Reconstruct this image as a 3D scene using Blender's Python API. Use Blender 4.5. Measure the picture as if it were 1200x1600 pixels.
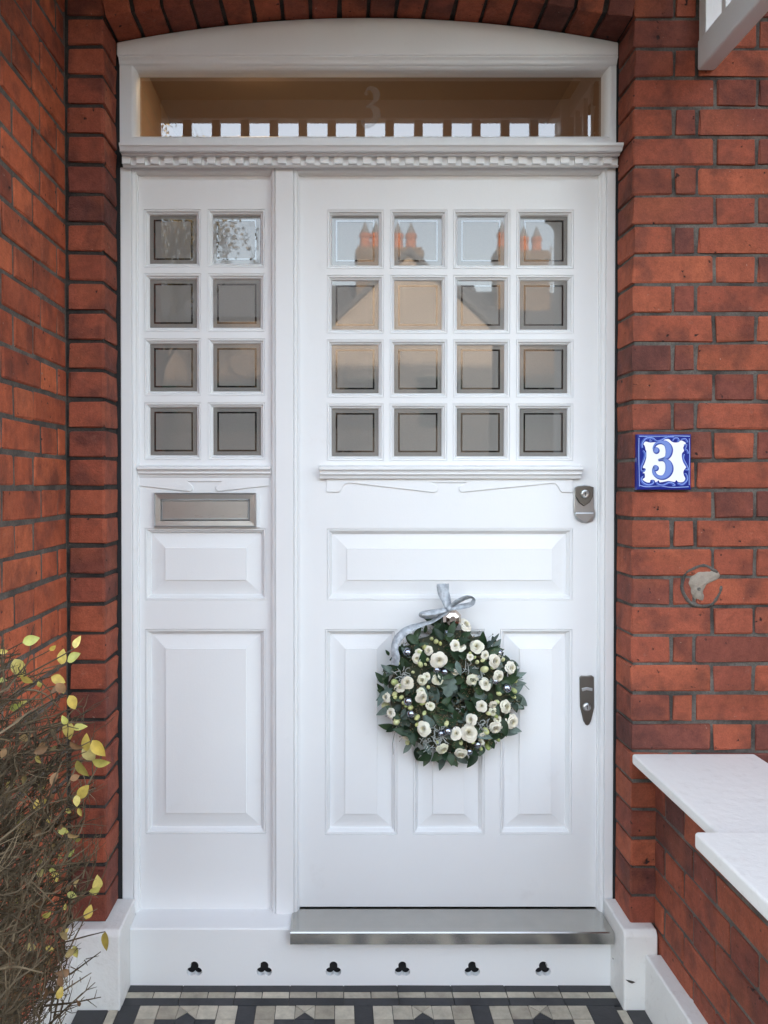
import bpy, bmesh, math, random
from mathutils import Vector, Matrix, noise as mnoise

random.seed(11)
R = random.uniform
rad = math.radians
scene = bpy.context.scene
for o in list(bpy.data.objects):
    bpy.data.objects.remove(o)
C = scene.collection

# ------------------------------------------------------------------ camera
F, PX, PY, PITCH = 1203.0, 525.0, 770.0, 0.0115      # focal length and principal point in photo pixels (1200x1600)
CAMY, CAMZ = -2.11, 1.424
cam = bpy.data.cameras.new('camera')
cam.sensor_fit = 'VERTICAL'; cam.sensor_height = 36.0; cam.sensor_width = 27.0
cam.lens = F / 1600 * 36
cam.shift_x = (600 - PX) / 1600; cam.shift_y = -(800 - PY) / 1600
cam.clip_start = 0.02; cam.clip_end = 3000
camo = bpy.data.objects.new('camera', cam); C.objects.link(camo)
camo.location = (0, CAMY, CAMZ); camo.rotation_euler = (math.pi/2 - PITCH, 0, 0)
scene.camera = camo

# ------------------------------------------------------------------ sky, sun, exposure
SUN_EL, SUN_ROT = rad(10.5), rad(6)
w = bpy.data.worlds.new('World'); scene.world = w; w.use_nodes = True
nt = w.node_tree; bg = nt.nodes['Background']
sky = nt.nodes.new('ShaderNodeTexSky'); sky.sky_type = 'NISHITA'; sky.sun_disc = False
sky.sun_elevation = SUN_EL; sky.sun_rotation = SUN_ROT
sky.air_density = 1.0; sky.dust_density = 1.2; sky.ozone_density = 1.0
hs = nt.nodes.new('ShaderNodeHueSaturation'); hs.inputs['Saturation'].default_value = 0.50
nt.links.new(sky.outputs[0], hs.inputs['Color']); nt.links.new(hs.outputs[0], bg.inputs['Color'])
bg.inputs['Strength'].default_value = 0.15
sd = bpy.data.lights.new('sun', 'SUN'); sd.energy = 2.0; sd.angle = rad(0.6); sd.color = (1.0, 0.86, 0.70)
so = bpy.data.objects.new('sun', sd); C.objects.link(so)
sdir = Vector((math.sin(SUN_ROT)*math.cos(SUN_EL), math.cos(SUN_ROT)*math.cos(SUN_EL), math.sin(SUN_EL)))
so.rotation_euler = sdir.to_track_quat('Z', 'Y').to_euler(); so.location = (2, 30, 20)
vs = scene.view_settings
vs.view_transform = 'Standard'; vs.look = 'None'; vs.gamma = 1.0; vs.use_curve_mapping = False
vs.exposure = 3.45
scene.render.engine = 'CYCLES'
scene.cycles.use_denoising = True
scene.cycles.max_bounces = 8; scene.cycles.diffuse_bounces = 5; scene.cycles.glossy_bounces = 4
scene.cycles.transparent_max_bounces = 8; scene.cycles.caustics_reflective = False; scene.cycles.caustics_refractive = False
scene.cycles.sample_clamp_indirect = 4.0

# ------------------------------------------------------------------ photo pixel -> place at a known depth
def pX(x, Y): return (x - PX) / F * (Y - CAMY)
def pZ(y, Y):
    yc = -(y - PY) / F; c, s = math.cos(PITCH), math.sin(PITCH)
    return CAMZ + (yc*c - s) / (c + yc*s) * (Y - CAMY)

# ------------------------------------------------------------------ mesh helpers
class MB:
    def __init__(s): s.vs = []; s.fs = []
    def v(s, x, y, z): s.vs.append((x, y, z)); return len(s.vs) - 1
    def f(s, *i): s.fs.append(tuple(i))
    def box(s, x0, x1, y0, y1, z0, z1):
        a = [s.v(x, y, z) for z in (z0, z1) for y in (y0, y1) for x in (x0, x1)]
        for q in ((0,2,3,1),(4,5,7,6),(0,1,5,4),(2,6,7,3),(0,4,6,2),(1,3,7,5)): s.f(*[a[k] for k in q])
        return s
    def rings(s, x0, x1, z0, z1, prof, cap=True, bottom=True):
        rs = []
        for d, y in prof:
            zb = z0 + (d if bottom else 0)
            rs.append([s.v(x0+d, y, zb), s.v(x1-d, y, zb), s.v(x1-d, y, z1-d), s.v(x0+d, y, z1-d)])
        for a, b in zip(rs, rs[1:]):
            for i in range(4):
                if i == 0 and not bottom: continue
                j = (i+1) % 4; s.f(a[i], a[j], b[j], b[i])
        if cap: s.f(*rs[-1])
        return s
    def holed(s, x0, x1, z0, z1, holes, yf, yb):
        xs = sorted({x0, x1, *[h[0] for h in holes], *[h[1] for h in holes]})
        zs = sorted({z0, z1, *[h[2] for h in holes], *[h[3] for h in holes]})
        def solid(i, j):
            if i < 0 or j < 0 or i >= len(xs)-1 or j >= len(zs)-1: return False
            cx, cz = (xs[i]+xs[i+1])/2, (zs[j]+zs[j+1])/2
            return not any(h[0] < cx < h[1] and h[2] < cz < h[3] for h in holes)
        F_ = {}
        def vv(i, j, y):
            k = (i, j, y)
            if k not in F_: F_[k] = s.v(xs[i], y, zs[j])
            return F_[k]
        for i in range(len(xs)-1):
            for j in range(len(zs)-1):
                if not solid(i, j): continue
                s.f(vv(i,j,yf), vv(i+1,j,yf), vv(i+1,j+1,yf), vv(i,j+1,yf))
                s.f(vv(i,j,yb), vv(i,j+1,yb), vv(i+1,j+1,yb), vv(i+1,j,yb))
                if not solid(i-1,j): s.f(vv(i,j,yf), vv(i,j+1,yf), vv(i,j+1,yb), vv(i,j,yb))
                if not solid(i+1,j): s.f(vv(i+1,j,yf), vv(i+1,j,yb), vv(i+1,j+1,yb), vv(i+1,j+1,yf))
                if not solid(i,j-1): s.f(vv(i,j,yf), vv(i,j,yb), vv(i+1,j,yb), vv(i+1,j,yf))
                if not solid(i,j+1): s.f(vv(i,j+1,yf), vv(i+1,j+1,yf), vv(i+1,j+1,yb), vv(i,j+1,yb))
        return s
    def profile_x(s, x0, x1, prof, ends=True):              # polygon of (Y, Z) extruded along X
        a = [s.v(x0, y, z) for y, z in prof]; b = [s.v(x1, y, z) for y, z in prof]; n = len(prof)
        for i in range(n): s.f(a[i], a[(i+1)%n], b[(i+1)%n], b[i])
        if ends: s.f(*a[::-1]); s.f(*b)
        return s
    def prism(s, pts, y0, y1):                               # polygon of (X, Z), front at y0, back at y1
        a = [s.v(x, y0, z) for x, z in pts]; b = [s.v(x, y1, z) for x, z in pts]; n = len(pts)
        s.f(*a); s.f(*b[::-1])
        for i in range(n): s.f(a[i], b[i], b[(i+1)%n], a[(i+1)%n])
        return s
    def slab(s, pts, z0, z1):                                # polygon of (X, Y), bottom z0, top z1
        a = [s.v(x, y, z0) for x, y in pts]; b = [s.v(x, y, z1) for x, y in pts]; n = len(pts)
        s.f(*a[::-1]); s.f(*b)
        for i in range(n): s.f(a[i], a[(i+1)%n], b[(i+1)%n], b[i])
        return s
    def tube(s, pts, rads, n=5, cap=True):
        rs = []; up = Vector((0.31, 0.17, 0.93))
        for i, p in enumerate(pts):
            d = (Vector(pts[min(i+1, len(pts)-1)]) - Vector(pts[max(i-1, 0)]))
            d = d.normalized() if d.length > 1e-9 else Vector((0,0,1))
            u = d.cross(up)
            if u.length < 1e-3: u = d.cross(Vector((1,0,0)))
            u.normalize(); t = d.cross(u); p = Vector(p)
            rs.append([s.v(*(p + rads[i]*(u*math.cos(2*math.pi*k/n) + t*math.sin(2*math.pi*k/n)))) for k in range(n)])
        for a, b in zip(rs, rs[1:]):
            for k in range(n): s.f(a[k], a[(k+1)%n], b[(k+1)%n], b[k])
        if cap: s.f(*rs[0][::-1]); s.f(*rs[-1])
        return s
    def lathe_y(s, cx, cz, prof, n=24, rot=0.0):             # (radius, Y) profile turned about a Y axis, front first
        rs = [[s.v(cx + r*math.cos(rot+2*math.pi*k/n), y, cz + r*math.sin(rot+2*math.pi*k/n)) for k in range(n)] for r, y in prof]
        s.f(*rs[0])
        for a, b in zip(rs, rs[1:]):
            for k in range(n): s.f(a[k], b[k], b[(k+1)%n], a[(k+1)%n])
        return s
    def mesh(s, name, off=(0,0,0), smooth=False):
        m = bpy.data.meshes.new(name)
        m.from_pydata([(x-off[0], y-off[1], z-off[2]) for x, y, z in s.vs], [], s.fs); m.update()
        if smooth:
            for p in m.polygons: p.use_smooth = True
        return m
    def build(s, name, mat, parent=None, at=None, bevel=0, smooth=False, solid=0, seg=2):
        off = Vector(at) if at else (wloc(parent) if parent else Vector((0,0,0)))
        o = bpy.data.objects.new(name, s.mesh(name, off, smooth)); C.objects.link(o)
        o.data.materials.append(M[mat] if isinstance(mat, str) else mat)
        if parent: o.parent = parent
        o.location = off - wloc(parent) if parent else off
        if solid:
            md = o.modifiers.new('solid', 'SOLIDIFY'); md.thickness = solid; md.offset = 0
        if bevel:
            md = o.modifiers.new('bevel', 'BEVEL'); md.width = bevel; md.segments = seg; md.limit_method = 'ANGLE'; md.angle_limit = rad(35)
            md.harden_normals = False
        return o
def wloc(o):
    l = Vector((0,0,0))
    while o: l = l + o.location; o = o.parent
    return l
def tag(o, label, cat, group=None, kind=None):
    if label: o['label'] = label
    if cat: o['category'] = cat
    if group: o['group'] = group
    if kind: o['kind'] = kind
    return o
def thing(name, label, cat, loc, group=None):
    o = bpy.data.objects.new(name, None); C.objects.link(o); o.location = loc; o.empty_display_size = 0.05
    return tag(o, label, cat, group)
def struct(o): o['kind'] = 'structure'; return o
def stuff(o): o['kind'] = 'stuff'; return o
def inst(name, mesh, parent, mw):                            # a copy of a shared mesh at a world matrix, under a parent that is only translated
    o = bpy.data.objects.new(name, mesh); C.objects.link(o); o.parent = parent
    o.matrix_local = Matrix.Translation(-wloc(parent)) @ mw
    return o
def catmull(pts, n=8, closed=False):
    P = [Vector(p) for p in pts]; out = []
    m = len(P)
    for i in range(m if closed else m-1):
        if closed: p0, p1, p2, p3 = P[(i-1)%m], P[i], P[(i+1)%m], P[(i+2)%m]
        else: p0, p1, p2, p3 = P[max(i-1,0)], P[i], P[i+1], P[min(i+2,m-1)]
        for k in range(n):
            t = k/n
            out.append(0.5*((2*p1) + (p2-p0)*t + (2*p0-5*p1+4*p2-p3)*t*t + (3*p1-p0-3*p2+p3)*t**3))
    if not closed: out.append(P[-1])
    return out
def stroke(mb, pts, y, n=8):                                 # pts (x, z, width): a flat painted brush stroke in the XZ plane
    q = catmull([(a, b, c) for a, b, c in pts], n); L = []
    for i, p in enumerate(q):
        d = q[min(i+1,len(q)-1)] - q[max(i-1,0)]; d = Vector((d.x, d.y))
        d = d.normalized() if d.length > 1e-9 else Vector((1,0))
        nrm = Vector((-d.y, d.x)); hw = max(p.z, 0.0002)/2
        L.append((mb.v(p.x+nrm.x*hw, y, p.y+nrm.y*hw), mb.v(p.x-nrm.x*hw, y, p.y-nrm.y*hw)))
    for a, b in zip(L, L[1:]): mb.f(a[1], b[1], b[0], a[0])
def disc(mb, x, z, r, y, n=14): mb.f(*[mb.v(x+r*math.cos(2*math.pi*k/n), y, z+r*math.sin(2*math.pi*k/n)) for k in range(n)])

# ------------------------------------------------------------------ materials
M = {}
def mk(name, base=(.5,.5,.5), rough=.5, metal=0., **kw):
    m = bpy.data.materials.new(name); m.use_nodes = True; M[name] = m
    b = m.node_tree.nodes['Principled BSDF']
    b.inputs['Base Color'].default_value = (*base, 1); b.inputs['Roughness'].default_value = rough; b.inputs['Metallic'].default_value = metal
    for k, v in kw.items(): b.inputs[k].default_value = v
    return m, m.node_tree, b
def node(nt, t, ins=None, **props):
    n = nt.nodes.new(t)
    for k, v in props.items(): setattr(n, k, v)
    for k, v in (ins or {}).items():
        if isinstance(v, bpy.types.NodeSocket): nt.links.new(v, n.inputs[k])
        else: n.inputs[k].default_value = v
    return n
def coords(nt, rnd=True):
    tc = node(nt, 'ShaderNodeTexCoord')
    if not rnd: return tc.outputs['Object']
    oi = node(nt, 'ShaderNodeObjectInfo')
    mu = node(nt, 'ShaderNodeMath', {0: oi.outputs['Random'], 1: 37.0}, operation='MULTIPLY')
    return node(nt, 'ShaderNodeVectorMath', {0: tc.outputs['Object'], 1: mu.outputs[0]}, operation='ADD').outputs[0]
def ramp(nt, fac, stops, interp='LINEAR'):
    r = node(nt, 'ShaderNodeValToRGB', {0: fac}); r.color_ramp.interpolation = interp
    el = r.color_ramp.elements
    while len(el) < len(stops): el.new(0.5)
    for e, (p, c) in zip(el, stops): e.position = p; e.color = (*c, 1) if len(c) == 3 else c
    return r.outputs[0]
def noise(nt, vec, scale, detail=3, rough=.55):
    return node(nt, 'ShaderNodeTexNoise', {'Vector': vec, 'Scale': scale, 'Detail': detail, 'Roughness': rough}).outputs['Fac']
def mix(nt, fac, a, b, mode='MIX'):
    n = node(nt, 'ShaderNodeMix', data_type='RGBA', blend_type=mode)
    for idx, v in ((0, fac), (6, a), (7, b)):
        if isinstance(v, bpy.types.NodeSocket): nt.links.new(v, n.inputs[idx])
        else: n.inputs[idx].default_value = v if idx == 0 else (*v, 1)
    return n.outputs[2]
def bump(nt, b, h, dist, strength=1.0, prev=None):
    n = node(nt, 'ShaderNodeBump', {'Height': h, 'Distance': dist, 'Strength': strength})
    if prev: nt.links.new(prev, n.inputs['Normal'])
    nt.links.new(n.outputs[0], b.inputs['Normal']); return n.outputs[0]
def G(v): return (v, v, v)

def mat_brick(name, stops, spec=.35):
    m, nt, b = mk(name, rough=.82); v = coords(nt)
    oi = node(nt, 'ShaderNodeObjectInfo').outputs['Random']
    base = ramp(nt, oi, stops)
    n1 = noise(nt, v, 9, 3); n2 = noise(nt, v, 38, 4, .65); n3 = noise(nt, v, 260, 3, .7); n4 = noise(nt, v, 5, 2)
    c = mix(nt, ramp(nt, n1, [(.49, G(0)), (.66, G(.66))]), base, (.085, .029, .023))
    c = mix(nt, ramp(nt, n4, [(.52, G(0)), (.70, G(.55))]), c, (.37, .100, .046))
    c = mix(nt, 1.0, c, ramp(nt, n2, [(.25, G(.74)), (.75, G(1.22))]), 'MULTIPLY')
    c = mix(nt, 1.0, c, ramp(nt, n3, [(.3, G(.80)), (.7, G(1.15))]), 'MULTIPLY')
    wp = node(nt, 'ShaderNodeNewGeometry').outputs['Position']
    c = mix(nt, 1.0, c, ramp(nt, noise(nt, wp, 2.6, 5, .65), [(.30, G(.62)), (.55, G(1.0)), (.75, G(1.10))]), 'MULTIPLY')
    c = mix(nt, ramp(nt, noise(nt, wp, 17, 5, .75), [(.63, G(0)), (.78, G(.34))]), c, (.30, .20, .155))
    sp = noise(nt, v, 70, 2, .5)
    c = mix(nt, ramp(nt, sp, [(.735, G(0)), (.79, G(.55))]), c, (.36, .25, .20))
    pit = ramp(nt, noise(nt, v, 55, 2, .4), [(.225, G(1)), (.285, G(0))])
    c = mix(nt, pit, c, (.03, .014, .012))
    nt.links.new(c, b.inputs['Base Color']); b.inputs['Specular IOR Level'].default_value = spec
    p = bump(nt, b, n3, .0016, .8); p = bump(nt, b, n2, .005, .7, p); bump(nt, b, pit, -.004, .6, p)
    return m
RED = [(0, (.135,.044,.034)), (.14, (.20,.054,.036)), (.36, (.33,.082,.042)), (.55, (.265,.066,.037)), (.75, (.38,.098,.048)), (.88, (.24,.062,.037)), (1, (.165,.048,.034))]
mat_brick('brick', RED)
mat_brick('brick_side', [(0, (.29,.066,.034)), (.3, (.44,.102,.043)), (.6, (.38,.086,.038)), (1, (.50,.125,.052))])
def mat_mortar(name, a, b_):
    m, nt, b = mk(name, rough=.95); v = coords(nt, False)
    n1 = noise(nt, v, 14, 4); n2 = noise(nt, v, 180, 4, .7)
    c = mix(nt, ramp(nt, n1, [(.35, G(0)), (.65, G(1))]), a, b_)
    c = mix(nt, 1.0, c, ramp(nt, n2, [(.25, G(.6)), (.75, G(1.35))]), 'MULTIPLY')
    nt.links.new(c, b.inputs['Base Color']); bump(nt, b, n2, .004, .8)
mat_mortar('mortar', (.045,.039,.034), (.135,.118,.102))
mat_mortar('mortar_dark', (.018,.016,.015), (.055,.046,.040))
mat_mortar('mortar_side', (.060,.052,.045), (.140,.120,.102))
def mat_paint(name, base, rough, wear=.0):
    m, nt, b = mk(name, rough=rough); v = coords(nt, False)
    n1 = noise(nt, v, 3.0, 3); n2 = noise(nt, v, 160, 3, .6); n3 = noise(nt, v, 22, 3)
    k = tuple(x*.955 for x in base)
    c = mix(nt, n1, base, k)
    if wear:
        g = ramp(nt, noise(nt, v, 26, 5, .7), [(.56, G(0)), (.72, G(wear))])
        c = mix(nt, g, c, (.50,.46,.42))
        bump_h = noise(nt, v, 45, 4, .6)
    smu = ramp(nt, noise(nt, v, 7, 6, .72), [(.60, G(0)), (.80, G(.16))])
    c = mix(nt, smu, c, (.46,.42,.37))
    nt.links.new(c, b.inputs['Base Color'])
    st = node(nt, 'ShaderNodeVectorMath', {0: v, 1: (1, 1, .035)}, operation='MULTIPLY').outputs[0]
    brs = noise(nt, st, 420, 2)
    rv = node(nt, 'ShaderNodeMath', {0: n1, 1: .16, 2: rough-.08}, operation='MULTIPLY_ADD'); nt.links.new(rv.outputs[0], b.inputs['Roughness'])
    p = bump(nt, b, n2, .0006, .35); p = bump(nt, b, brs, .0004, .3, p)
    if wear: bump(nt, b, bump_h, .006*wear*2, .5, p)
    else: bump(nt, b, n3, .0006, .2, p)
mat_paint('white_paint', (.80,.808,.815), .52); M['white_paint'].node_tree.nodes['Principled BSDF'].inputs['Specular IOR Level'].default_value = .25
mat_paint('masonry_paint', (.78,.77,.75), .62, .35)
mat_paint('slab_paint', (.78,.76,.735), .60, .30)
mk('cavity', (.02,.02,.022), .9)
m, nt, b = mk('frosted_glass', (.165,.172,.170), .02, IOR=1.62); v = coords(nt)
nt.links.new(mix(nt, noise(nt, v, 400, 2), (.180,.174,.162), (.220,.212,.198)), b.inputs['Base Color'])
bump(nt, b, noise(nt, v, 7, 1), .0002, .15)
m, nt, b = mk('clear_glass_line', (.016,.015,.013), .015, IOR=1.95); v = coords(nt)
bump(nt, b, noise(nt, v, 7, 1), .0002, .15)
# clear double glazing: see through, with a strong mirror share
m = bpy.data.materials.new('clear_glass'); M['clear_glass'] = m; m.use_nodes = True; nt = m.node_tree
nt.nodes.remove(nt.nodes['Principled BSDF']); out = nt.nodes['Material Output']
fr = node(nt, 'ShaderNodeFresnel', {'IOR': 2.3})
bf = node(nt, 'ShaderNodeMath', {0: 1.0, 1: node(nt, 'ShaderNodeNewGeometry').outputs['Backfacing']}, operation='SUBTRACT')
fr = node(nt, 'ShaderNodeMath', {0: fr.outputs[0], 1: bf.outputs[0]}, operation='MULTIPLY')
ms = node(nt, 'ShaderNodeMixShader', {0: fr.outputs[0], 1: node(nt, 'ShaderNodeBsdfTransparent', {'Color': (.82,.83,.81,1)}).outputs[0],
          2: node(nt, 'ShaderNodeBsdfGlossy', {'Roughness': .01}).outputs[0]})
nt.links.new(ms.outputs[0], out.inputs['Surface'])
m = bpy.data.materials.new('etched_glass'); M['etched_glass'] = m; m.use_nodes = True; nt = m.node_tree
nt.nodes.remove(nt.nodes['Principled BSDF']); out = nt.nodes['Material Output']
ms = node(nt, 'ShaderNodeMixShader', {0: .22, 1: node(nt, 'ShaderNodeBsdfTransparent').outputs[0],
          2: node(nt, 'ShaderNodeBsdfDiffuse', {'Color': (.30,.29,.28,1)}).outputs[0]})
nt.links.new(ms.outputs[0], out.inputs['Surface'])
def mat_metal(name, base, rough, stretch=(1,1,60), amt=.12):
    m, nt, b = mk(name, base, rough, 1.0); v = coords(nt, False)
    sv = node(nt, 'ShaderNodeVectorMath', {0: v, 1: stretch}, operation='MULTIPLY').outputs[0]
    n = noise(nt, sv, 25, 3); n2 = noise(nt, v, 18, 3)
    r = node(nt, 'ShaderNodeMath', {0: n, 1: amt, 2: rough - amt*.5}, operation='MULTIPLY_ADD')
    nt.links.new(r.outputs[0], b.inputs['Roughness'])
    nt.links.new(mix(nt, n2, base, tuple(x*.84 for x in base)), b.inputs['Base Color'])
mat_metal('satin_nickel', (.58,.605,.615), .30)
mat_metal('steel', (.60,.59,.56), .19, (60,1,1), .10)
mat_metal('aged_metal', (.20,.19,.17), .40)
mat_metal('knob_metal', (.60,.50,.44), .10)
mat_metal('bauble', (.40,.44,.52), .06, (1,1,1), .03)
def mat_var(name, stops, rough=.5, trans=None, vein=0, **kw):
    m, nt, b = mk(name, rough=rough, **kw); v = coords(nt)
    c = ramp(nt, node(nt, 'ShaderNodeObjectInfo').outputs['Random'], stops)
    c = mix(nt, 1.0, c, ramp(nt, noise(nt, v, 90, 3), [(.3, G(.78)), (.7, G(1.2))]), 'MULTIPLY')
    nt.links.new(c, b.inputs['Base Color'])
    return m
mat_var('leaf_dark', [(0, (.010,.024,.012)), (.5, (.018,.042,.018)), (1, (.042,.075,.032))], .42, **{'Specular IOR Level': .28})
mat_var('leaf_grey', [(0, (.085,.125,.110)), (1, (.15,.20,.17))], .6)
mat_var('leaf_yellow', [(0, (.46,.31,.05)), (.35, (.52,.40,.11)), (.6, (.47,.41,.10)), (.85, (.30,.32,.07)), (1, (.46,.29,.14))], .5)
mat_var('bud', [(0, (.50,.52,.20)), (.6, (.66,.66,.36)), (1, (.32,.40,.12))], .5)
m, nt, b = mk('petal', (.80,.76,.66), .55, **{'Subsurface Weight': .15, 'Subsurface Radius': (.01,.008,.005)})
tc = node(nt, 'ShaderNodeTexCoord').outputs['Object']
tc = node(nt, 'ShaderNodeVectorMath', {0: tc, 1: (1,1,0)}, operation='MULTIPLY').outputs[0]
ln = node(nt, 'ShaderNodeVectorMath', {0: tc}, operation='LENGTH').outputs['Value']
oi = node(nt, 'ShaderNodeObjectInfo').outputs['Random']
c = ramp(nt, ln, [(0, (.46,.41,.20)), (.002, (.60,.54,.33)), (.006, (.77,.72,.58)), (.014, (.81,.77,.66)), (1, (.84,.82,.76))])
c = mix(nt, 1.0, c, ramp(nt, oi, [(0, (.86,.84,.80)), (.5, (1,1,1)), (1, (.92,.95,.86))]), 'MULTIPLY')
nt.links.new(c, b.inputs['Base Color'])
mk('silver_twig', (.42,.44,.42), .7)
mk('seed', (.16,.115,.06), .8)
mk('moss', (.035,.042,.022), .9)
m, nt, b = mk('ribbon', (.42,.46,.50), .5, .2); v = coords(nt, False); bump(nt, b, noise(nt, v, 110, 4), .006, .7); nt.links.new(ramp(nt, noise(nt, v, 70, 4), [(.3, (.26,.29,.33)), (.7, (.56,.60,.64))]), b.inputs['Base Color'])
m, nt, b = mk('twig', rough=.8); v = coords(nt, False)
nt.links.new(ramp(nt, noise(nt, v, 14, 3), [(.3, (.032,.022,.011)), (.5, (.075,.050,.025)), (.7, (.17,.12,.068))]), b.inputs['Base Color'])
def mat_tile(name, a, c2, rough=.45):
    m, nt, b = mk(name, rough=rough); v = coords(nt)
    c = ramp(nt, node(nt, 'ShaderNodeObjectInfo').outputs['Random'], [(0, a), (1, c2)])
    c = mix(nt, 1.0, c, ramp(nt, noise(nt, v, 30, 5, .7), [(.3, G(.72)), (.7, G(1.15))]), 'MULTIPLY')
    nt.links.new(c, b.inputs['Base Color']); bump(nt, b, noise(nt, v, 140, 3), .001, .4)
mat_tile('tile_black', (.018,.019,.023), (.040,.040,.045))
mat_tile('tile_cream', (.36,.32,.25), (.56,.51,.41))
mk('grout', (.07,.068,.064), .95)

# ------------------------------------------------------------------ planes of the place (Y goes into the house, brick face of the house at Y = 0)
YF, YL, YG, YB, YS = .125, .150, .167, .108, .060      # frame face, door leaf face, glass, arched head board, sill board
XL, XR = -.632, .812                                    # brick reveals of the door opening
XW, XC = -.737, .877                                    # inner faces of the tall side wall and the low wall
COURSE, ZJ = .0801, 1.729                               # brick course and one bed joint
SPRING, CROWN = pZ(66, YB) + .0035, pZ(27, YB) + .0035
ARC_X = (XL + XR) / 2; ARC_R = ((XR-XL)**2/4 + (CROWN-SPRING)**2) / (2*(CROWN-SPRING)); ARC_Z = CROWN - ARC_R

# ------------------------------------------------------------------ ground, road, pavements
m, nt, b = mk('earth', rough=.95); v = coords(nt, False)
nt.links.new(ramp(nt, noise(nt, v, 3, 5), [(.3, (.05,.038,.025)), (.7, (.10,.085,.05))]), b.inputs['Base Color'])
m, nt, b = mk('asphalt', rough=.9); v = coords(nt, False)
nt.links.new(ramp(nt, noise(nt, v, 20, 5), [(.3, (.04,.04,.042)), (.7, (.065,.064,.062))]), b.inputs['Base Color'])
m, nt, b = mk('paving', rough=.9); v = coords(nt, False)
bt = node(nt, 'ShaderNodeTexBrick', {'Vector': v, 'Color1': (.22,.21,.19,1), 'Color2': (.28,.265,.24,1), 'Mortar': (.10,.10,.09,1), 'Scale': 1.0,
     'Mortar Size': .008, 'Brick Width': .6, 'Row Height': .45})
nt.links.new(bt.outputs['Color'], b.inputs['Base Color'])
struct(MB().box(-600, 600, -900, 600, -.6, -.02).build('ground', 'earth'))
struct(MB().box(-.30, .93, -4.5, -1.02, -.3, -.008).build('garden_path', 'paving'))
struct(MB().box(-80, 80, -6.5, -4.5, -.3, -.012).build('pavement', 'paving'))
struct(MB().box(-80, 80, -12.6, -6.5, -.3, -.13).build('road', 'asphalt'))
struct(MB().box(-80, 80, -14.6, -12.6, -.3, -.012).build('pavement', 'paving'))

# ------------------------------------------------------------------ brick pieces
def brick_mesh(lx, ly, lz, seed, round_edge=0.0):
    rr = random.Random(seed); bm = bmesh.new(); bmesh.ops.create_cube(bm, size=1)
    for v in bm.verts: v.co = (v.co.x*lx, v.co.y*ly, v.co.z*lz)
    if round_edge:
        e = [e for e in bm.edges if all(v.co.x*round_edge > 0 and v.co.y < 0 for v in e.verts)]
        bmesh.ops.bevel(bm, geom=e, offset=.008, segments=2, affect='EDGES', profile=.5)
        bm.normal_update()
        bmesh.ops.bevel(bm, geom=[e for e in bm.edges if e.calc_face_angle(0) > 1.2], offset=.003, segments=1, affect='EDGES')
    else:
        bmesh.ops.bevel(bm, geom=bm.edges[:], offset=.0032, segments=1, affect='EDGES')
    for v in bm.verts: v.co += Vector((rr.uniform(-.0026,.0026), rr.uniform(-.0010,.0010), rr.uniform(-.0022,.0022)))
    m = bpy.data.meshes.new('brick'); bm.to_mesh(m); bm.free(); return m
BM = {}
def brick(parent, kind, lx, ly, lz, mat, loc, rotz=0, tilt=0, round_edge=0):
    key = (round(lx,3), round(ly,3), round(lz,3), mat, round_edge)
    if key not in BM:
        BM[key] = []
        for i in range(7):
            me = brick_mesh(lx, ly, lz, hash(key[:3]) % 9999 + i, round_edge); me.materials.append(M[mat]); BM[key].append(me)
    mw = Matrix.Translation(loc) @ Matrix.Rotation(rotz + R(-.006,.006), 4, 'Z') @ Matrix.Rotation(R(-.004,.004) + tilt, 4, 'Y')
    return inst('brick', random.choice(BM[key]), parent, mw)
S_, H_, Q_, J_ = .2180, .1050, .0550, .0095
def bond(first, length):
    seq = {'A': [S_, H_], 'B': [H_, Q_, S_], 'C': [Q_, H_, S_]}[first][:]; out = []; x = 0; last = seq[-1]; i = 0
    while x < length - .02:
        l = seq[i] if i < len(seq) else (H_ if last == S_ else S_)
        last = l; l = min(l, length - x)
        out.append((x, l)); x += l + J_; i += 1
    return out

# the house front to the right of the door
wall_r = MB().box(XR+.006, 1.80, .0045, .26, -.3, 3.06).build('brick_wall', 'mortar', at=(1.3, .1, 0))
tag(wall_r, 'red brick house wall in alternating bond to the right of the white door', 'wall')
k0 = int((0 - ZJ)//COURSE); k1 = int((3.02 - ZJ)//COURSE)
HB = COURSE - .0092
for k in range(k0+1, k1+1):
    zc = ZJ + k*COURSE + COURSE/2
    for x, l in bond('A' if k % 2 else 'B', 1.78 - XR):
        ly = .118 if x == 0 else .085
        brick(wall_r, 'brick', l, ly, HB, 'brick', (XR + x + l/2, ly/2 + R(-.0018,.0018), zc + R(-.001,.001)))
# the narrow pier to the left
ZJL = ZJ + .006
pier = MB().box(XW-.05, XL-.006, .0065, .26, -.3, 3.06).build('brick_pier', 'mortar_dark', at=(-.68, .1, 0))
tag(pier, 'narrow red brick pier with black joints between side wall and white door frame', 'pier')
for k in range(k0+1, k1+1):
    zc = ZJL + k*COURSE + COURSE/2
    l = XL - XW - .006
    brick(pier, 'brick', l, .116, COURSE-.0115, 'brick', (XL - l/2, .058 + R(-.0015,.0015), zc + R(-.001,.001)), round_edge=1)
# the tall side wall of the porch (faces right)
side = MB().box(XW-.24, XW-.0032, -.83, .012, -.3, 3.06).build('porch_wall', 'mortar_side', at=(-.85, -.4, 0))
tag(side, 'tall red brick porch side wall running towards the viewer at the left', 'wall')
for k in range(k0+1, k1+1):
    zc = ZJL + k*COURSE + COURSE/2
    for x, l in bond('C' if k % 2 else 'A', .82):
        brick(side, 'brick', l, .08, HB-.0022, 'brick_side', (XW - .04 + R(-.0018,.0018), -.006 - x - l/2, zc + R(-.001,.001)), rotz=math.pi/2)
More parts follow.
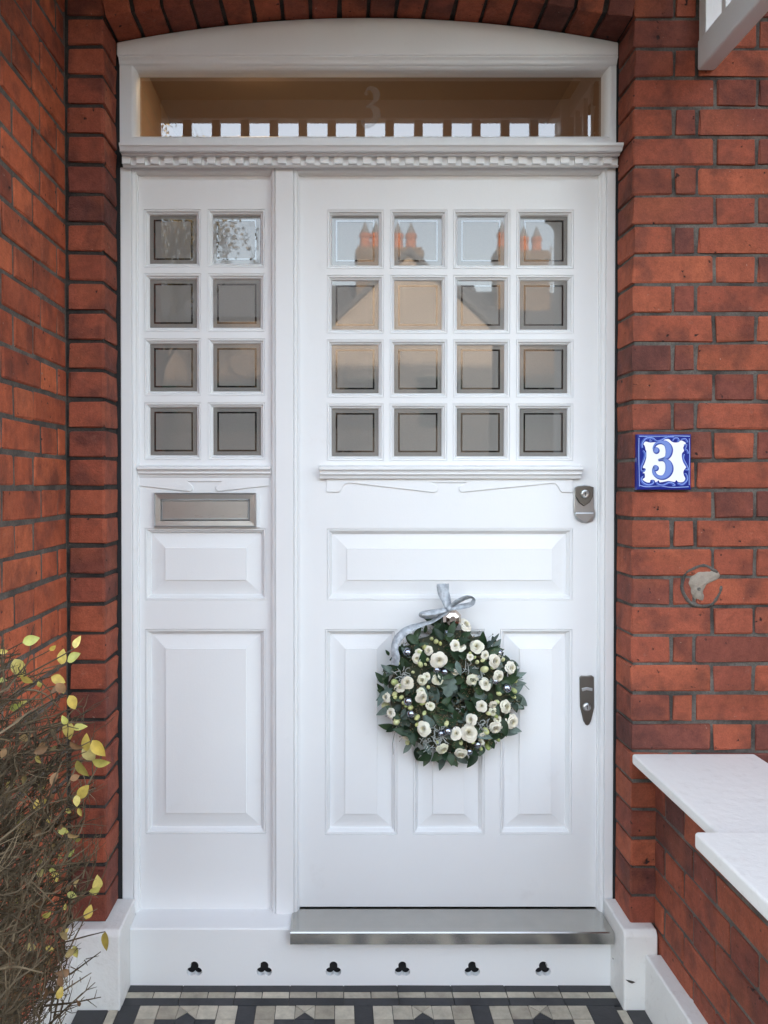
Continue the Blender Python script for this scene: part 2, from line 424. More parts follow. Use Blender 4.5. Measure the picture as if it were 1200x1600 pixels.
# the low wall at the right (faces left) with its painted copings
low = MB().box(XC+.0040, 1.09, -.93, .006, -.3, .655).build('low_wall', 'mortar_side', at=(.98, -.45, 0))
tag(low, 'low brick porch wall capped with white painted slabs at the right', 'wall')
for k in range(k0+1, -13):
    zc = ZJ + k*COURSE + COURSE/2
    for x, l in bond('C' if k % 2 else 'A', .92):
        h = HB if zc + HB/2 < .652 else HB - .02
        brick(low, 'brick', l, .08, h, 'brick', (XC + .04 + R(-.0015,.0015), -.004 - x - l/2, zc - (HB-h)/2), rotz=-math.pi/2)
def slab(name, x0, x1, y0, y1, zt, th, label):
    mb = MB(); bm_pts = []
    r = .008
    for cx, cy, a0 in ((x1-r, y1-r, 0), (x0+r, y1-r, 90), (x0+r, y0+r, 180), (x1-r, y0+r, 270)):
        for i in range(4): a = rad(a0 + i*30); bm_pts.append((cx + r*math.cos(a), cy + r*math.sin(a)))
    mb.slab(bm_pts, zt-th, zt)
    o = mb.build(name, 'slab_paint', low, bevel=.006, seg=3); o['label'] = label; return o
slab('coping', XR+.0005, 1.150, -.56, -.002, pZ(1177, 0), .028, 'white painted coping slab against the brick wall')
slab('pier_cap', pX(1087, -.518), 1.23, -1.00, -.518, .702, .034, 'thicker white painted cap slab nearest the viewer')
# the shallow segmental arch over the door: voussoirs set on edge
half = math.asin((XR-ARC_X)/ARC_R)
mb = MB(); n = 40; top = 3.06; A = []
for i in range(n+1):
    a = -half + 2*half*i/n; r = ARC_R + .008
    A.append((ARC_X + r*math.sin(a), ARC_Z + r*math.cos(a)))
pts = A + [(XR, top), (XL, top)]
arch = mb.prism([(x, z) for x, z in pts][::-1], .010, .26).build('brick_arch', 'mortar_dark', at=(ARC_X, .1, SPRING))
tag(arch, 'shallow brick arch over the white door head, seen from below in shade', 'arch')
nb = 18
for i in range(nb):
    a = -half + 2*half*(i+.5)/nb; l = 2*half*ARC_R/nb - .011; rr = ARC_R + .11
    brick(arch, 'brick', l, .12, .22, 'brick', (ARC_X + rr*math.sin(a), .0585 + R(-.002,.002), ARC_Z + rr*math.cos(a) + R(-.0015,.0015)), tilt=a)
# white painted plinth blocks
PL = []
def plinth(x0, x1, label):
    zt = .211; mb = MB()
    mb.profile_x(x0, x1, [(-.040, -.1), (.12, -.1), (.12, zt+.006), (-.030, zt+.002), (-.040, zt-.010)][::-1])
    o = mb.build('pier_plinth', 'masonry_paint', at=((x0+x1)/2, 0, 0), bevel=.005, seg=3)
    tag(o, label, 'plinth', 'white plinth blocks beside the door sill'); PL.append(o)
plinth(XW+.002, -.585, 'white painted plinth block under the brick pier behind the bare hedge')
plinth(.780, .872, 'white painted plinth block with a chip, below the low wall end')
def skirting(x0, x1, label):
    mb = MB(); mb.box(x0, x1, -.90, -.041, -.1, .152)
    tag(mb.build('skirting', 'masonry_paint', at=((x0+x1)/2, -.45, 0), bevel=.006, seg=3), label, 'skirting', 'white skirtings along the porch walls')
cy_ = -.0412
for pts in ([(981,1531),(986,1535),(991,1537),(996,1535),(993,1533.5),(987,1532)], [(960,1497),(962,1498),(961,1500)], ):
    chip = MB().prism([(pX(a_, cy_), pZ(b__, cy_)) for a_, b__ in pts], cy_, -.039); chip.build('chip', 'mortar', PL[1])
skirting(.836, XC+.006, 'white painted skirting along the foot of the low wall')
skirting(XW-.006, -.700, 'white painted skirting at the foot of the tall side wall')

# ------------------------------------------------------------------ tiled floor
floor = struct(MB().box(XW-.02, .90, -1.02, .13, -.3, -.0035).build('porch_floor', 'grout', at=(0, -.4, 0)))
TM = {}
def tile(mat, pts):
    cx = sum(p[0] for p in pts)/len(pts); cy = sum(p[1] for p in pts)/len(pts)
    loc = [(p[0]-cx, p[1]-cy) for p in pts]
    key = (mat, tuple((round(a,4), round(c,4)) for a, c in loc))
    if key not in TM:
        g = .0011; q = []
        for a, c in loc:
            l = math.hypot(a, c); q.append((a*(1-g*1.3/l), c*(1-g*1.3/l)))
        me = MB().slab(q, -.008, 0).mesh('tile'); me.materials.append(M[mat]); TM[key] = me
    inst('tile', TM[key], floor, Matrix.Translation((cx, cy, R(-.0006,.0006))) @ Matrix.Rotation(R(-.008,.008), 4, 'X') @ Matrix.Rotation(R(-.006,.006), 4, 'Y'))
def rect(mat, x0, x1, y0, y1): tile(mat, [(x0,y0),(x1,y0),(x1,y1),(x0,y1)])
def strip(mat, x0, x1, y0, y1, n):
    for i in range(n): rect(mat, x0+(x1-x0)*i/n, x0+(x1-x0)*(i+1)/n, y0, y1)
strip('tile_black', -.585, .78, .032, .062, 9)
strip('tile_cream', -.585, .78, .007, .032, 18)
strip('tile_black', -.585, .78, -.024, .007, 9)
T = .0535; X0 = -.5345; Y0 = -.024; GAP = .0495
for br in range(2):
    yb = Y0 - br*(5*T+GAP)
    for bc in range(4):
        xb = X0 + bc*(5*T+GAP)
        for r in range(5):
            for c in range(5):
                x, y = xb+c*T, yb-(r+1)*T; X1, Y1 = x+T, y+T; m = (x+T/2, y+T/2)
                edge = (r in (0,4) and c == 2) or (c in (0,4) and r == 2)
                if edge:
                    inn = {(0,2): 0, (4,2): 2, (2,0): 1, (2,4): 3}[(r,c)]
                    for i, (p, q) in enumerate((((x,y),(X1,y)), ((X1,y),(X1,Y1)), ((X1,Y1),(x,Y1)), ((x,Y1),(x,y)))):
                        tile('tile_black' if i == inn else 'tile_cream', [p, q, m])
                else: rect('tile_black' if 1 <= r <= 3 and 1 <= c <= 3 and (r, c) != (2, 2) else 'tile_cream', x, X1, y, Y1)
        if bc < 3: strip_x = xb+5*T; [rect('tile_black', strip_x, strip_x+GAP, yb-(i+1)*5*T/3, yb-i*5*T/3) for i in range(3)]
    strip('tile_black', X0, X0+20*T+3*GAP, yb-5*T-GAP, yb-5*T, 12)
yE = Y0 - 2*(5*T+GAP)
for x0, x1, m in ((-.585, X0, 'tile_black'), (X0+20*T+3*GAP, .76, 'tile_black'), (.76, .785, 'tile_cream'), (-.615, -.59, 'tile_cream')):
    n = 6
    ys = -.041 if x0 > .75 or x0 < -.6 else Y0
    for i in range(n): rect(m, x0, x1, ys+(yE-ys)*(i+1)/n, ys+(yE-ys)*i/n)
for i in range(6):
    ys = -.041
    rect('tile_black', .787, .836, ys+(yE-ys)*(i+1)/6, ys+(yE-ys)*i/6)
    rect('tile_black', -.70, -.617, ys+(yE-ys)*(i+1)/6, ys+(yE-ys)*i/6)
struct(MB().box(-.70, .836, -1.02, yE, -.3, -.001).build('porch_step', 'paving'))

# ------------------------------------------------------------------ the rest of the house, hall behind the door
m, nt, b = mk('far_brick', rough=.9); v = coords(nt, False)
sw = node(nt, 'ShaderNodeSeparateXYZ', {0: v}); 
ad = node(nt, 'ShaderNodeMath', {0: sw.outputs[0], 1: sw.outputs[1]}, operation='ADD')
cb = node(nt, 'ShaderNodeCombineXYZ', {0: ad.outputs[0], 1: sw.outputs[2]})
bt = node(nt, 'ShaderNodeTexBrick', {'Vector': cb.outputs[0], 'Color1': (.36,.095,.048,1), 'Color2': (.25,.07,.042,1), 'Mortar': (.09,.08,.07,1), 'Scale': 1.0,
     'Mortar Size': .011, 'Brick Width': .2275, 'Row Height': .0801, 'Bias': -.2})
nt.links.new(bt.outputs['Color'], b.inputs['Base Color'])
m, nt, b = mk('slate', rough=.7); v = coords(nt, False)
nt.links.new(ramp(nt, noise(nt, v, 6, 4), [(.3, (.06,.062,.07)), (.7, (.11,.105,.11))]), b.inputs['Base Color'])
mk('hall_plaster', (.30,.215,.165), .8); mk('stained_timber', (.11,.062,.035), .6)
mk('lamp_glow', (1,.7,.4), .5, **{'Emission Color': (1.0,.66,.36,1), 'Emission Strength': 5.0})
house = thing('house', 'long red brick terrace house that the white door belongs to', 'house', (.5, 4, 0))
MB().box(1.80, 27.0, .004, 9.0, -.3, 6.2).box(-27.0, XW-.05, .014, 9.0, -.3, 6.2).box(XW-.05, 1.80, .004, 9.0, 3.06, 6.2).build('wall', 'far_brick', house)
sky_block_bay = MB().slab([(2.3,-1.05),(4.3,-1.05),(4.9,.003),(1.75,.003)], -.3, 6.0).build('sky_block_bay', 'far_brick', house)  # unseen bay with windows, added to block side sky and darken the porch top
for z0_, z1_ in ((.9, 2.5), (3.6, 5.1)):
    for a_, b__ in ((2.42, 2.98), (3.02, 3.58), (3.62, 4.18)):
        wn_ = MB().holed(a_, b__, z0_, z1_, [(a_+.06, b__-.06, z0_+.06, (z0_+z1_)/2-.03), (a_+.06, b__-.06, (z0_+z1_)/2+.03, z1_-.06)], -1.08, -1.051).build('window', 'white_paint', sky_block_bay)
        MB().box(a_+.03, b__-.03, -1.062, -1.052, z0_+.03, z1_-.03).build('pane', 'frosted_glass', sky_block_bay)
mb = MB()
mb.profile_x(-27.3, 27.3, [(-.35, 6.1), (4.5, 8.6), (9.35, 6.1), (9.35, 6.22), (4.5, 8.75), (-.35, 6.22)]).build('roof', 'slate', house)
hall = MB()
hall.box(-.9, -.66, .27, 3.6, -.3, 3.05).box(.84, 1.1, .27, 3.6, -.3, 3.05).box(-.9, 1.1, 3.6, 3.8, -.3, 3.05).box(-.659, .839, .262, 3.599, 2.86, 3.05).box(-.659, .839, .262, 3.599, -.3, .16)
struct(hall.build('hall', 'hall_plaster'))
lx, ly = pX(395, .50), .50
lamp = thing('ceiling_lamp', 'small warm ceiling light glinting at the top of the fanlight', 'lamp', (lx, ly, 2.859))
mb = MB(); mb2 = MB()
n = 20
a = [mb.v(lx+.075*math.cos(2*math.pi*k/n), ly+.075*math.sin(2*math.pi*k/n), 2.859) for k in range(n)]
c_ = [mb.v(lx+.065*math.cos(2*math.pi*k/n), ly+.065*math.sin(2*math.pi*k/n), 2.835) for k in range(n)]
for k in range(n): mb.f(a[k], c_[k], c_[(k+1)%n], a[(k+1)%n])
mb.f(*c_)
mb.build('shade', 'lamp_glow', lamp)
mb2.slab([(lx+.095*math.cos(2*math.pi*k/n), ly+.095*math.sin(2*math.pi*k/n)) for k in range(n)], 2.850, 2.8595).build('ceiling_plate', 'white_paint', lamp)

hall_fill = thing('hall_fill_lamp', 'unseen warm globe lamp added to brighten the hall ceiling', 'lamp', (.1, 2.2, 2.2))  # extra lamp out of view, put in to light the hall ceiling
mk('fill_globe_glow', (1,.8,.6), .5, **{'Emission Color': (1.0,.70,.42,1), 'Emission Strength': 4.8})
bm = bmesh.new(); bmesh.ops.create_uvsphere(bm, u_segments=20, v_segments=12, radius=.13); me = bpy.data.meshes.new('globe'); bm.to_mesh(me); bm.free()
me.materials.append(M['fill_globe_glow']); inst('globe', me, hall_fill, Matrix.Translation((.1, 2.2, 2.2)))
MB().tube([(.1,2.2,2.32),(.1,2.2,2.86)], [.006,.006], 6).build('cord', 'cavity', hall_fill)
MB().slab([(.1+.05*math.cos(6.2832*k/16), 2.2+.05*math.sin(6.2832*k/16)) for k in range(16)], 2.835, 2.8595).build('rose', 'white_paint', hall_fill)
# ------------------------------------------------------------------ the timber porch: ceiling, posts, spindle valances
porch = thing('porch_canopy', 'white timber porch canopy with spindle valance above the right hand wall', 'porch', (.15, -.42, 0))
ZR0, ZR1, ZS = 2.547, 2.628, 2.965; YP = -.82
XI, XO = pX(1085, 0), pX(1112, 0)
MB().box(XW-.30, 1.18, YP-.14, -.004, 3.045, 3.10).build('ceiling', 'stained_timber', porch)
mb = MB(); mb.profile_x(XW-.36, 1.24, [(YP-.22, 3.101), (-.004, 3.101), (-.004, 3.70), (YP-.22, 3.15)][::-1]).build('roof', 'slate', porch)
MB().box(XI, XO, YP+.001, -.002, ZR0, ZR1).build('rail', 'white_paint', porch, bevel=.006)
MB().box(XI, XO, YP+.001, -.002, ZS, 3.045).build('rail', 'white_paint', porch, bevel=.003)
MB().box(XW-.02, XI+.02, YP-.05, YP, ZR0+.012, ZR1).build('rail', 'white_paint', porch, bevel=.004)
MB().box(XW-.02, XI+.02, YP-.05, YP, ZS, 3.045).build('rail', 'white_paint', porch, bevel=.004)
MB().box(XI+.004, XI+.024, -.042, -.003, ZR1, ZS).build('spindle', 'white_paint', porch, bevel=.002)
y = -.121
while y > YP+.04:
    MB().box(XI+.006, XI+.024, y-.022, y, ZR1, ZS).build('spindle', 'white_paint', porch, bevel=.002); y -= .105
x = XW + .088
while x < XI - .03:
    MB().box(x, x+.036, YP-.038, YP-.012, ZR1, ZS).build('spindle', 'white_paint', porch, bevel=.003); x += .1226
MB().box(1.012, 1.098, -.016, -.004, 2.645, 3.044).build('wall_board', 'white_paint', porch, bevel=.002)
PXo = .945
MB().box(PXo, PXo+.10, YP-.09, YP+.0105, .702, 3.044).build('post', 'white_paint', porch, bevel=.008)
br = [(PXo+.001, ZR0+.010), (PXo-.05, ZR0+.010)] + [(PXo-.05+.05*math.sin(rad(t)), ZR0-.005-.09*(1-math.cos(rad(t)))) for t in range(0, 91, 15)]
MB().prism(br[::-1], YP-.05, YP-.012).build('bracket', 'white_paint', porch, bevel=.004)

# ------------------------------------------------------------------ door frame
frame = thing('door_frame', 'white painted timber door frame with dentil cornice, fanlight and arched head', 'door frame', (.095, YF, .16))
FX0, FX1 = -.6245, .809
SX0, SX1 = pX(206.5, YF), pX(430, YF)          # opening of the side light
DX0, DX1 = pX(459, YF), pX(946, YF)            # opening of the door
ZT = pZ(261, YF); ZSILL = .168
GZ0, GZ1 = pZ(217, YF), pZ(100, YF); GX0, GX1 = pX(206.5, YF), pX(953, YF)
def jamb(x0, x1, z0, z1): return MB().box(x0, x1, YF, .258, z0, z1)
jamb(FX0, SX0, ZSILL-.02, ZT).build('jamb', 'white_paint', frame, bevel=.003)
jamb(DX1, FX1, ZSILL-.02, ZT).build('jamb', 'white_paint', frame, bevel=.003)
jamb(SX1, DX0, ZSILL-.02, ZT).build('mullion', 'white_paint', frame, bevel=.003)
bead = [(0, YF+.0005), (.0004, YF+.0045), (.0015, YF+.0045), (.0022, YF+.002), (.0055, YF+.0035), (.009, YF+.006), (.0115, YF+.011), (.0125, YF+.017), (.0150, YF+.017), (.0155, YL+.02)]
for x0, x1 in ((SX0, SX1), (DX0, DX1)):
    MB().rings(x0, x1, ZSILL-.01, ZT, bead, cap=False, bottom=False).build('moulding', 'white_paint', frame)
# transom: moulded cornice, fascia with dentils
zc = [pZ(y, Y_) for y, Y_ in ((222.5, .066), (226.5, .066), (241, .092), (243.5, .105), (258, .105), (262, .112))]
cor = [(.066, zc[0]), (.066, zc[1]), (.072, zc[1]-.004), (.078, zc[1]-.012), (.086, (zc[1]+zc[2])/2-.004), (.092, zc[2]+.004), (.093, zc[2]), (.099, zc[2]-.002), (.1115, zc[3]),
       (.1115, zc[4]+.002), (.105, zc[4]), (.105, zc[5]+.004), (.112, zc[5]), (.112, ZT-.0005), (.258, ZT-.0005), (.258, zc[0])]
MB().profile_x(pX(188, .07), XR-.003, cor[::-1]).build('cornice', 'white_paint', frame)
dz0, dz1 = zc[4]+.004, zc[3]-.002; pitch = 22.0/F*(.105-CAMY); wd = 13.0/F*(.105-CAMY)
me = MB().box(-wd/2, wd/2, -.0045, .0050, (dz0-dz1)/2, (dz1-dz0)/2).mesh('dentil'); me.materials.append(M['white_paint'])
x = pX(199, .105)
while x < pX(962, .105):
    inst('dentil', me, frame, Matrix.Translation((x, .1075, (dz0+dz1)/2 + R(-.0004,.0004)))); x += pitch
# moulding under the cornice
mold = [(.110, ZT+.001), (.104, ZT+.0005), (.106, ZT-.004), (.113, ZT-.008), (.117, ZT-.012), (.124, ZT-.014), (.1248, ZT-.0145), (.1248, ZT+.001)]
# fanlight
gl = MB().holed(FX0, FX1, zc[0]-.001, pZ(84, YF), [(GX0, GX1, GZ0, GZ1)], YF, .20).build('fanlight_sash', 'white_paint', frame)
gp = [(0, YF), (.004, YF+.001), (.008, YF+.005), (.012, YF+.012), (.0145, YF+.022), (.0150, YF+.045)]
MB().rings(GX0, GX1, GZ0, GZ1, gp, cap=False).build('glazing_bead', 'white_paint', frame)
fy = YF+.042
fan = MB().box(GX0+.012, GX1-.012, fy, fy+.006, GZ0+.012, GZ1-.012).build('fanlight_glass', 'clear_glass', frame)
# pale etched house number on the fanlight
e = MB(); u = .0235/400*2.0
def et(pts): return [(pX(530+a/12, fy), pZ(120+b/12, fy), w_/12/F*(fy-CAMY)) for a, b, w_ in pts]
stroke(e, et([(500,285,10),(540,225,60),(610,225,90),(680,290,130),(690,380,120),(640,480,60),(500,565,12)]), fy-.0012)
stroke(e, et([(500,575,14),(590,570,60),(670,620,130),(700,700,140),(660,820,110),(580,910,80),(480,935,60),(410,880,40)]), fy-.0016)
disc(e, pX(530+440/12, fy), pZ(120+850/12, fy), .0055, fy-.0018)
disc(e, pX(530+500/12, fy), pZ(120+320/12, fy), .0055, fy-.0018)
e.build('etched_number', 'etched_glass', fan)['label'] = 'pale etched number 3 on the fanlight glass'
# arched head board with a moulded lower edge
mb = MB(); n = 36; hz = pZ(86, YB); A = []
for i in range(n+1):
    x = FX0 - .004 + (XR - .003 - FX0 + .004)*i/n; A.append((x, ARC_Z + math.sqrt(ARC_R**2 - (x-ARC_X)**2) - .0035))
mb.prism([(A[0][0], hz), (A[-1][0], hz)] + A[::-1], YB, .20).build('head_board', 'white_paint', frame, bevel=.004)
mp = [(YB+.003, hz), (YB+.004, hz-.004), (YB+.010, hz-.010), (YB+.0125, hz-.016), (YF-.001, hz-.020), (YF-.0005, hz), ]
MB().profile_x(FX0, FX1, mp).build('head_moulding', 'white_paint', frame)
# sill board with trefoil vents
holes = [pX(x, YS) for x in (302, 412, 521, 629.5, 739.5, 851)]; hzc = pZ(1514, YS); sc = (YS-CAMY)/F
def trefoil(cx, cz):
    cs = [(0, 5.2, 6.6), (-5.6, -4.2, 6.6), (5.6, -4.2, 6.6)]; out = []
    for i in range(48):
        a = 2*math.pi*i/48; d = Vector((math.cos(a), math.sin(a))); best = 0
        for ox, oz, r in cs:
            b_ = d.x*ox + d.y*oz; q = b_*b_ - (ox*ox+oz*oz-r*r)
            if q >= 0: best = max(best, b_ + math.sqrt(q))
        out.append((cx + d.x*best*sc, cz + d.y*best*sc))
    return out
ST = .163; sx0, sx1 = -.5845, .7795
bm = bmesh.new()
def loop(pts):
    vs_ = [bm.verts.new((x, YS, z)) for x, z in pts]; return vs_, [bm.edges.new((vs_[i], vs_[(i+1)%len(vs_)])) for i in range(len(vs_))]
ov, oe = loop([(sx0, -.002), (sx1, -.002), (sx1, ST-.004), (sx0, ST-.004)]); alle = oe[:]; hl = []
for x in holes:
    hv, he = loop(trefoil(x, hzc)); alle += he; hl.append(hv)
bmesh.ops.triangle_fill(bm, use_beauty=True, use_dissolve=False, edges=alle, normal=(0,-1,0))
for hv in hl:
    bk = [bm.verts.new((v.co.x, YS+.016, v.co.z)) for v in hv]
    for i in range(len(hv)): bm.faces.new((hv[i], hv[(i+1)%len(hv)], bk[(i+1)%len(hv)], bk[i]))
t1 = [bm.verts.new(c) for c in ((sx0, YS+.004, ST), (sx1, YS+.004, ST), (sx1, .152, ZSILL+.001), (sx0, .152, ZSILL+.001))]
bm.faces.new((ov[3], ov[2], t1[1], t1[0])); bm.faces.new((t1[0], t1[1], t1[2], t1[3]))
bmesh.ops.recalc_face_normals(bm, faces=bm.faces)
me = bpy.data.meshes.new('sill_board'); bm.to_mesh(me); bm.free()
for vtx in me.vertices: vtx.co -= wloc(frame)
me.materials.append(M['white_paint'])
sb = bpy.data.objects.new('sill_board', me); C.objects.link(sb); sb.parent = frame
MB().box(sx0+.02, sx1-.02, YS+.030, .14, .02, ST-.02).build('vent_cavity', 'cavity', sb)
MB().box(FX0-.012, FX1+.003, .130, .262, .0, ZSILL-.002).build('sub_sill', 'white_paint', frame)
MB().box(XL-.006, FX0-.0002, YF+.004, .2, .2, SPRING).box(FX1+.0004, XR+.006, YF+.004, .2, .2, SPRING).build('sealant', 'cavity', frame)

# ------------------------------------------------------------------ panes, panels
def rx(a, b, y): return pX(a, y), pX(b, y)
def rz(a, b, y): return pZ(b, y), pZ(a, y)          # photo top, bottom -> z0, z1
pane_prof = [(0, YL), (.0004, YL+.0034), (.0014, YL+.0034), (.0020, YL+.0006), (.0058, YL+.0012), (.0080, YL+.0062), (.0096, YL+.0085), (.0104, YL+.0070), (.0122, YL+.0085), (.0155, YL+.0185)]
panel_prof = [(0, YL), (.0004, YL+.0038), (.0015, YL+.0038), (.0022, YL+.0006), (.0062, YL+.0012), (.0085, YL+.0066), (.0102, YL+.0092), (.0110, YL+.0075), (.0130, YL+.0100), (.0150, YL+.0175),
              (.0580, YL+.0075), (.0588, YL+.0045)]
def leaf(root, x0, x1, z0, z1, cols, rows, panels, extra=()):
    holes = []
    for (py0, py1) in rows:
        for (px0, px1) in cols:
            a, b = rx(px0, px1, YL); c, d = rz(py0, py1, YL); g = .0155
            a, b, c, d = a-g, b+g, c-g, d+g; holes.append((a, b, c, d))
            MB().rings(a, b, c, d, pane_prof, cap=False).build('glazing_bead', 'white_paint', root)
            p = MB().box(-(b-a)/2+.012, (b-a)/2-.012, -.002, .002, -(d-c)/2+.012, (d-c)/2-.012)
            cx, cz = (a+b)/2, (c+d)/2
            p.vs = [(x+cx, y+YG, z+cz) for x, y, z in p.vs]
            po = p.build('pane', 'frosted_glass', root, at=(cx, YG, cz))
            po.rotation_euler = (R(-.0016,.0016), 0, R(-.0016,.0016))
            l = MB(); i0 = g + .0105; i1 = i0 + .0048
            o4 = [(a+i0, c+i0), (b-i0, c+i0), (b-i0, d-i0), (a+i0, d-i0)]; n4 = [(a+i1, c+i1), (b-i1, c+i1), (b-i1, d-i1), (a+i1, d-i1)]
            vo = [l.v(x, YG-.0026, z) for x, z in o4]; vn = [l.v(x, YG-.0026, z) for x, z in n4]
            for i in range(4): j = (i+1) % 4; l.f(vo[i], vo[j], vn[j], vn[i])
            l.build('clear_border', 'clear_glass_line', po)
    for px0, px1, py0, py1 in panels:
        a, b = rx(px0, px1, YL); c, d = rz(py0, py1, YL); holes.append((a, b, c, d))
        MB().rings(a, b, c, d, panel_prof).build('panel', 'white_paint', root)
    lf = MB().holed(x0, x1, z0, z1, holes, YL, YL+.045).build('leaf', 'white_paint', root)
    return lf

# ---- side light
slx0, slx1 = SX0+.0148, SX1-.0148
sl = thing('side_light', 'narrow fixed white panel with eight small panes and a letter plate', 'side panel', ((slx0+slx1)/2, YL, ZSILL))
leaf(sl, slx0-.004, slx1+.004, ZSILL+.0005, ZT-.0148+.004, [(234,306),(333,406)], [(335,409.5),(435.5,510),(537,610),(637,710.5)], [(226,416,825,938),(226,415,983,1303)])
def ledge(root, x0, x1, yt, yb, proj=.026):
    z1, z0 = pZ(yt, YL-.02), pZ(yb, YL-.01); h = z1-z0
    pr = [(YL-proj, z1-.002), (YL-proj, z1-h*.30), (YL-proj+.006, z1-h*.36), (YL-proj+.009, z1-h*.52), (YL-proj+.009, z1-h*.66), (YL-proj+.016, z1-h*.74), (YL-proj+.020, z0), (YL+.002, z0), (YL+.002, z1+.003)]
    return MB().profile_x(x0, x1, pr).build('weather_ledge', 'white_paint', root, bevel=.0012)
ledge(sl, slx0-.001, slx1+.001, 728, 746)
def apron(root, pts, yt):
    y = YL-.0045
    P = [(pX(a, y), pZ(b, y)) for a, b in pts]; top_z = pZ(yt, YL)
    P = [(P[0][0], top_z)] + P + [(P[-1][0], top_z)]
    return MB().prism(P, y, YL+.001).build('apron', 'white_paint', root, bevel=.0015)
def curl(cx, cy, r, a0, a1, n=6): return [(cx + r*math.cos(rad(a0+(a1-a0)*i/n)), cy + r*math.sin(rad(a0+(a1-a0)*i/n))) for i in range(n+1)]
apron(sl, [(214,759),(296,768)] + curl(296, 762.5, 5.5, 80, -60) + [(293,752.5),(346,752.5)] + curl(342, 762.5, 5.5, 240, 100) + [(421,759)], 745)
# letter plate
ly0 = YL-.016
lpx0, lpx1 = rx(240, 400, ly0); lpz0, lpz1 = rz(770, 824, ly0)
MB().box(lpx0+.006, lpx1+.010, YL-.006, YL+.001, lpz0-.001, lpz1-.004).build('letter_plate_block', 'white_paint', sl, bevel=.001)
fw = .0225
lp = MB().rings(lpx0, lpx1, lpz0, lpz1, [(0, YL-.0055), (.0004, ly0+.004), (.005, ly0), (fw-.004, ly0+.001), (fw-.001, ly0+.006), (fw, ly0+.012)], cap=False).build('letter_plate', 'satin_nickel', sl)
MB().box(lpx0+fw-.002, lpx1-fw+.002, ly0+.0105, ly0+.0125, lpz0+fw-.002, lpz1-fw+.002).build('slot', 'cavity', lp)
MB().rings(lpx0+fw, lpx1-fw, lpz0+fw, lpz1-fw, [(.0014, ly0+.0100), (.0016, ly0+.0062), (.003, ly0+.0050)]).build('flap', 'satin_nickel', lp)

# ---- front door
dx0, dx1 = DX0+.0155-.001, DX1-.0155+.001
fd = thing('front_door', 'white panelled front door with sixteen small frosted panes', 'door', ((dx0+dx1)/2, YL, .17))
leaf(fd, dx0, dx1, ZSILL+.0075, ZT-.0148, [(519,591),(617,690),(715.5,788),(814,887)], [(336,412),(438,513),(539,613),(639,712)],
     [(511,895,826,938),(508,621,983,1304),(646,758,983,1304),(782,895,983,1304)])
MB().box(dx0, dx1, YL+.050, YL+.060, ZSILL+.0075, ZT-.01).build('back_sheet', 'hall_plaster', fd)
MB().box(slx0, slx1, YL+.050, YL+.060, ZSILL, ZT-.01).build('back_sheet', 'hall_plaster', sl)
ledge(fd, pX(499, YL-.02), pX(909, YL-.02), 728, 748, .034)
ap = [(510,769),(529,769)] + [(532,767),(535,761),(539,756.5),(545,754.5)] + [(560,756),(676,769.5)] + curl(679, 763.5, 5.8, 80, -70) + [(674,754),(729,754)] + curl(723, 763.5, 5.8, 250, 100) + \
     [(845,757),(862,755),(868,756),(872,760),(875,766),(878,769.5),(895,769.5)]
apron(fd, ap, 747)
# upper cylinder lock with finger pull
def ep(root, name, mat, pts, y0, y1, bev=.0012, parent=None):
    return MB().prism([(pX(a, y0), pZ(b, y0)) for a, b in pts][::-1], y0, y1).build(name, mat, parent or root, bevel=bev)
lk = ep(fd, 'cylinder_lock', 'satin_nickel', [(898,761),(904,759),(913,757.5),(922,759),(928.5,761),(928.5,793),(931,801),(930.5,808),(926,814),(918,817),(909,816.5),(902,812.5),(898,806),(897,799),(897,792)], YL-.007, YL, .002)
ep(fd, 'shield', 'aged_metal', [(899,761.5),(904,759.5),(913,758.5),(922,759.5),(927.5,761.5),(927,776),(922,785),(913,791),(905,785),(900,776)], YL-.013, YL-.006, .002, lk)
ep(fd, 'finger_pull', 'satin_nickel', [(899.5,801),(929,801),(929,807),(925,812),(918,815),(910,814.5),(903,811),(899.5,806)], YL-.014, YL-.006, .0025, lk)
cx, cz = pX(914.5, YL-.015), pZ(772, YL-.015); k_ = (YL-CAMY)/F
MB().lathe_y(cx, cz, [(1.2*k_, YL-.0175), (4.8*k_, YL-.018), (6.2*k_, YL-.017), (6.8*k_, YL-.0125)], 20).build('cylinder', 'satin_nickel', lk, smooth=False)
MB().box(cx-.0009, cx+.0009, YL-.0188, YL-.016, cz-.005, cz+.005).build('keyhole', 'cavity', lk)
# lower deadlock
dl = ep(fd, 'deadlock', 'aged_metal', [(907,1058.5),(909.5,1056),(918,1056.5),(926,1055.5),(929.5,1058),(930,1090),(930,1106),(928.5,1113),(925,1127),(922.5,1132),(919.5,1134),(916.5,1132.5),(913.5,1127),(910,1113),(908,1104)], YL-.006, YL, .002)
ep(fd, 'nameplate', 'satin_nickel', [(910,1075.5),(918,1073.8),(927,1075.5),(927,1080),(918,1078.5),(911,1080.5)], YL-.0075, YL-.0055, .0008, dl)
cx, cz = pX(919, YL-.012), pZ(1105.5, YL-.012)
MB().lathe_y(cx, cz, [(1.0*k_, YL-.0115), (4.4*k_, YL-.012), (6.0*k_, YL-.0105), (6.8*k_, YL-.0055)], 20).build('cylinder', 'satin_nickel', dl)
MB().box(cx-.0009, cx+.0009, YL-.0128, YL-.010, cz-.0055, cz+.0055).build('keyhole', 'cavity', dl)
# faceted knob behind the ribbon
cx, cz = pX(707, YL-.05), pZ(967, YL-.05)
kn = MB().lathe_y(cx, cz, [(.010, YL-.062), (.020, YL-.058), (.028, YL-.046), (.026, YL-.034), (.014, YL-.024), (.012, YL-.010), (.022, YL-.006), (.024, YL)], 8, rad(22.5)).build('knob', 'knob_metal', fd)

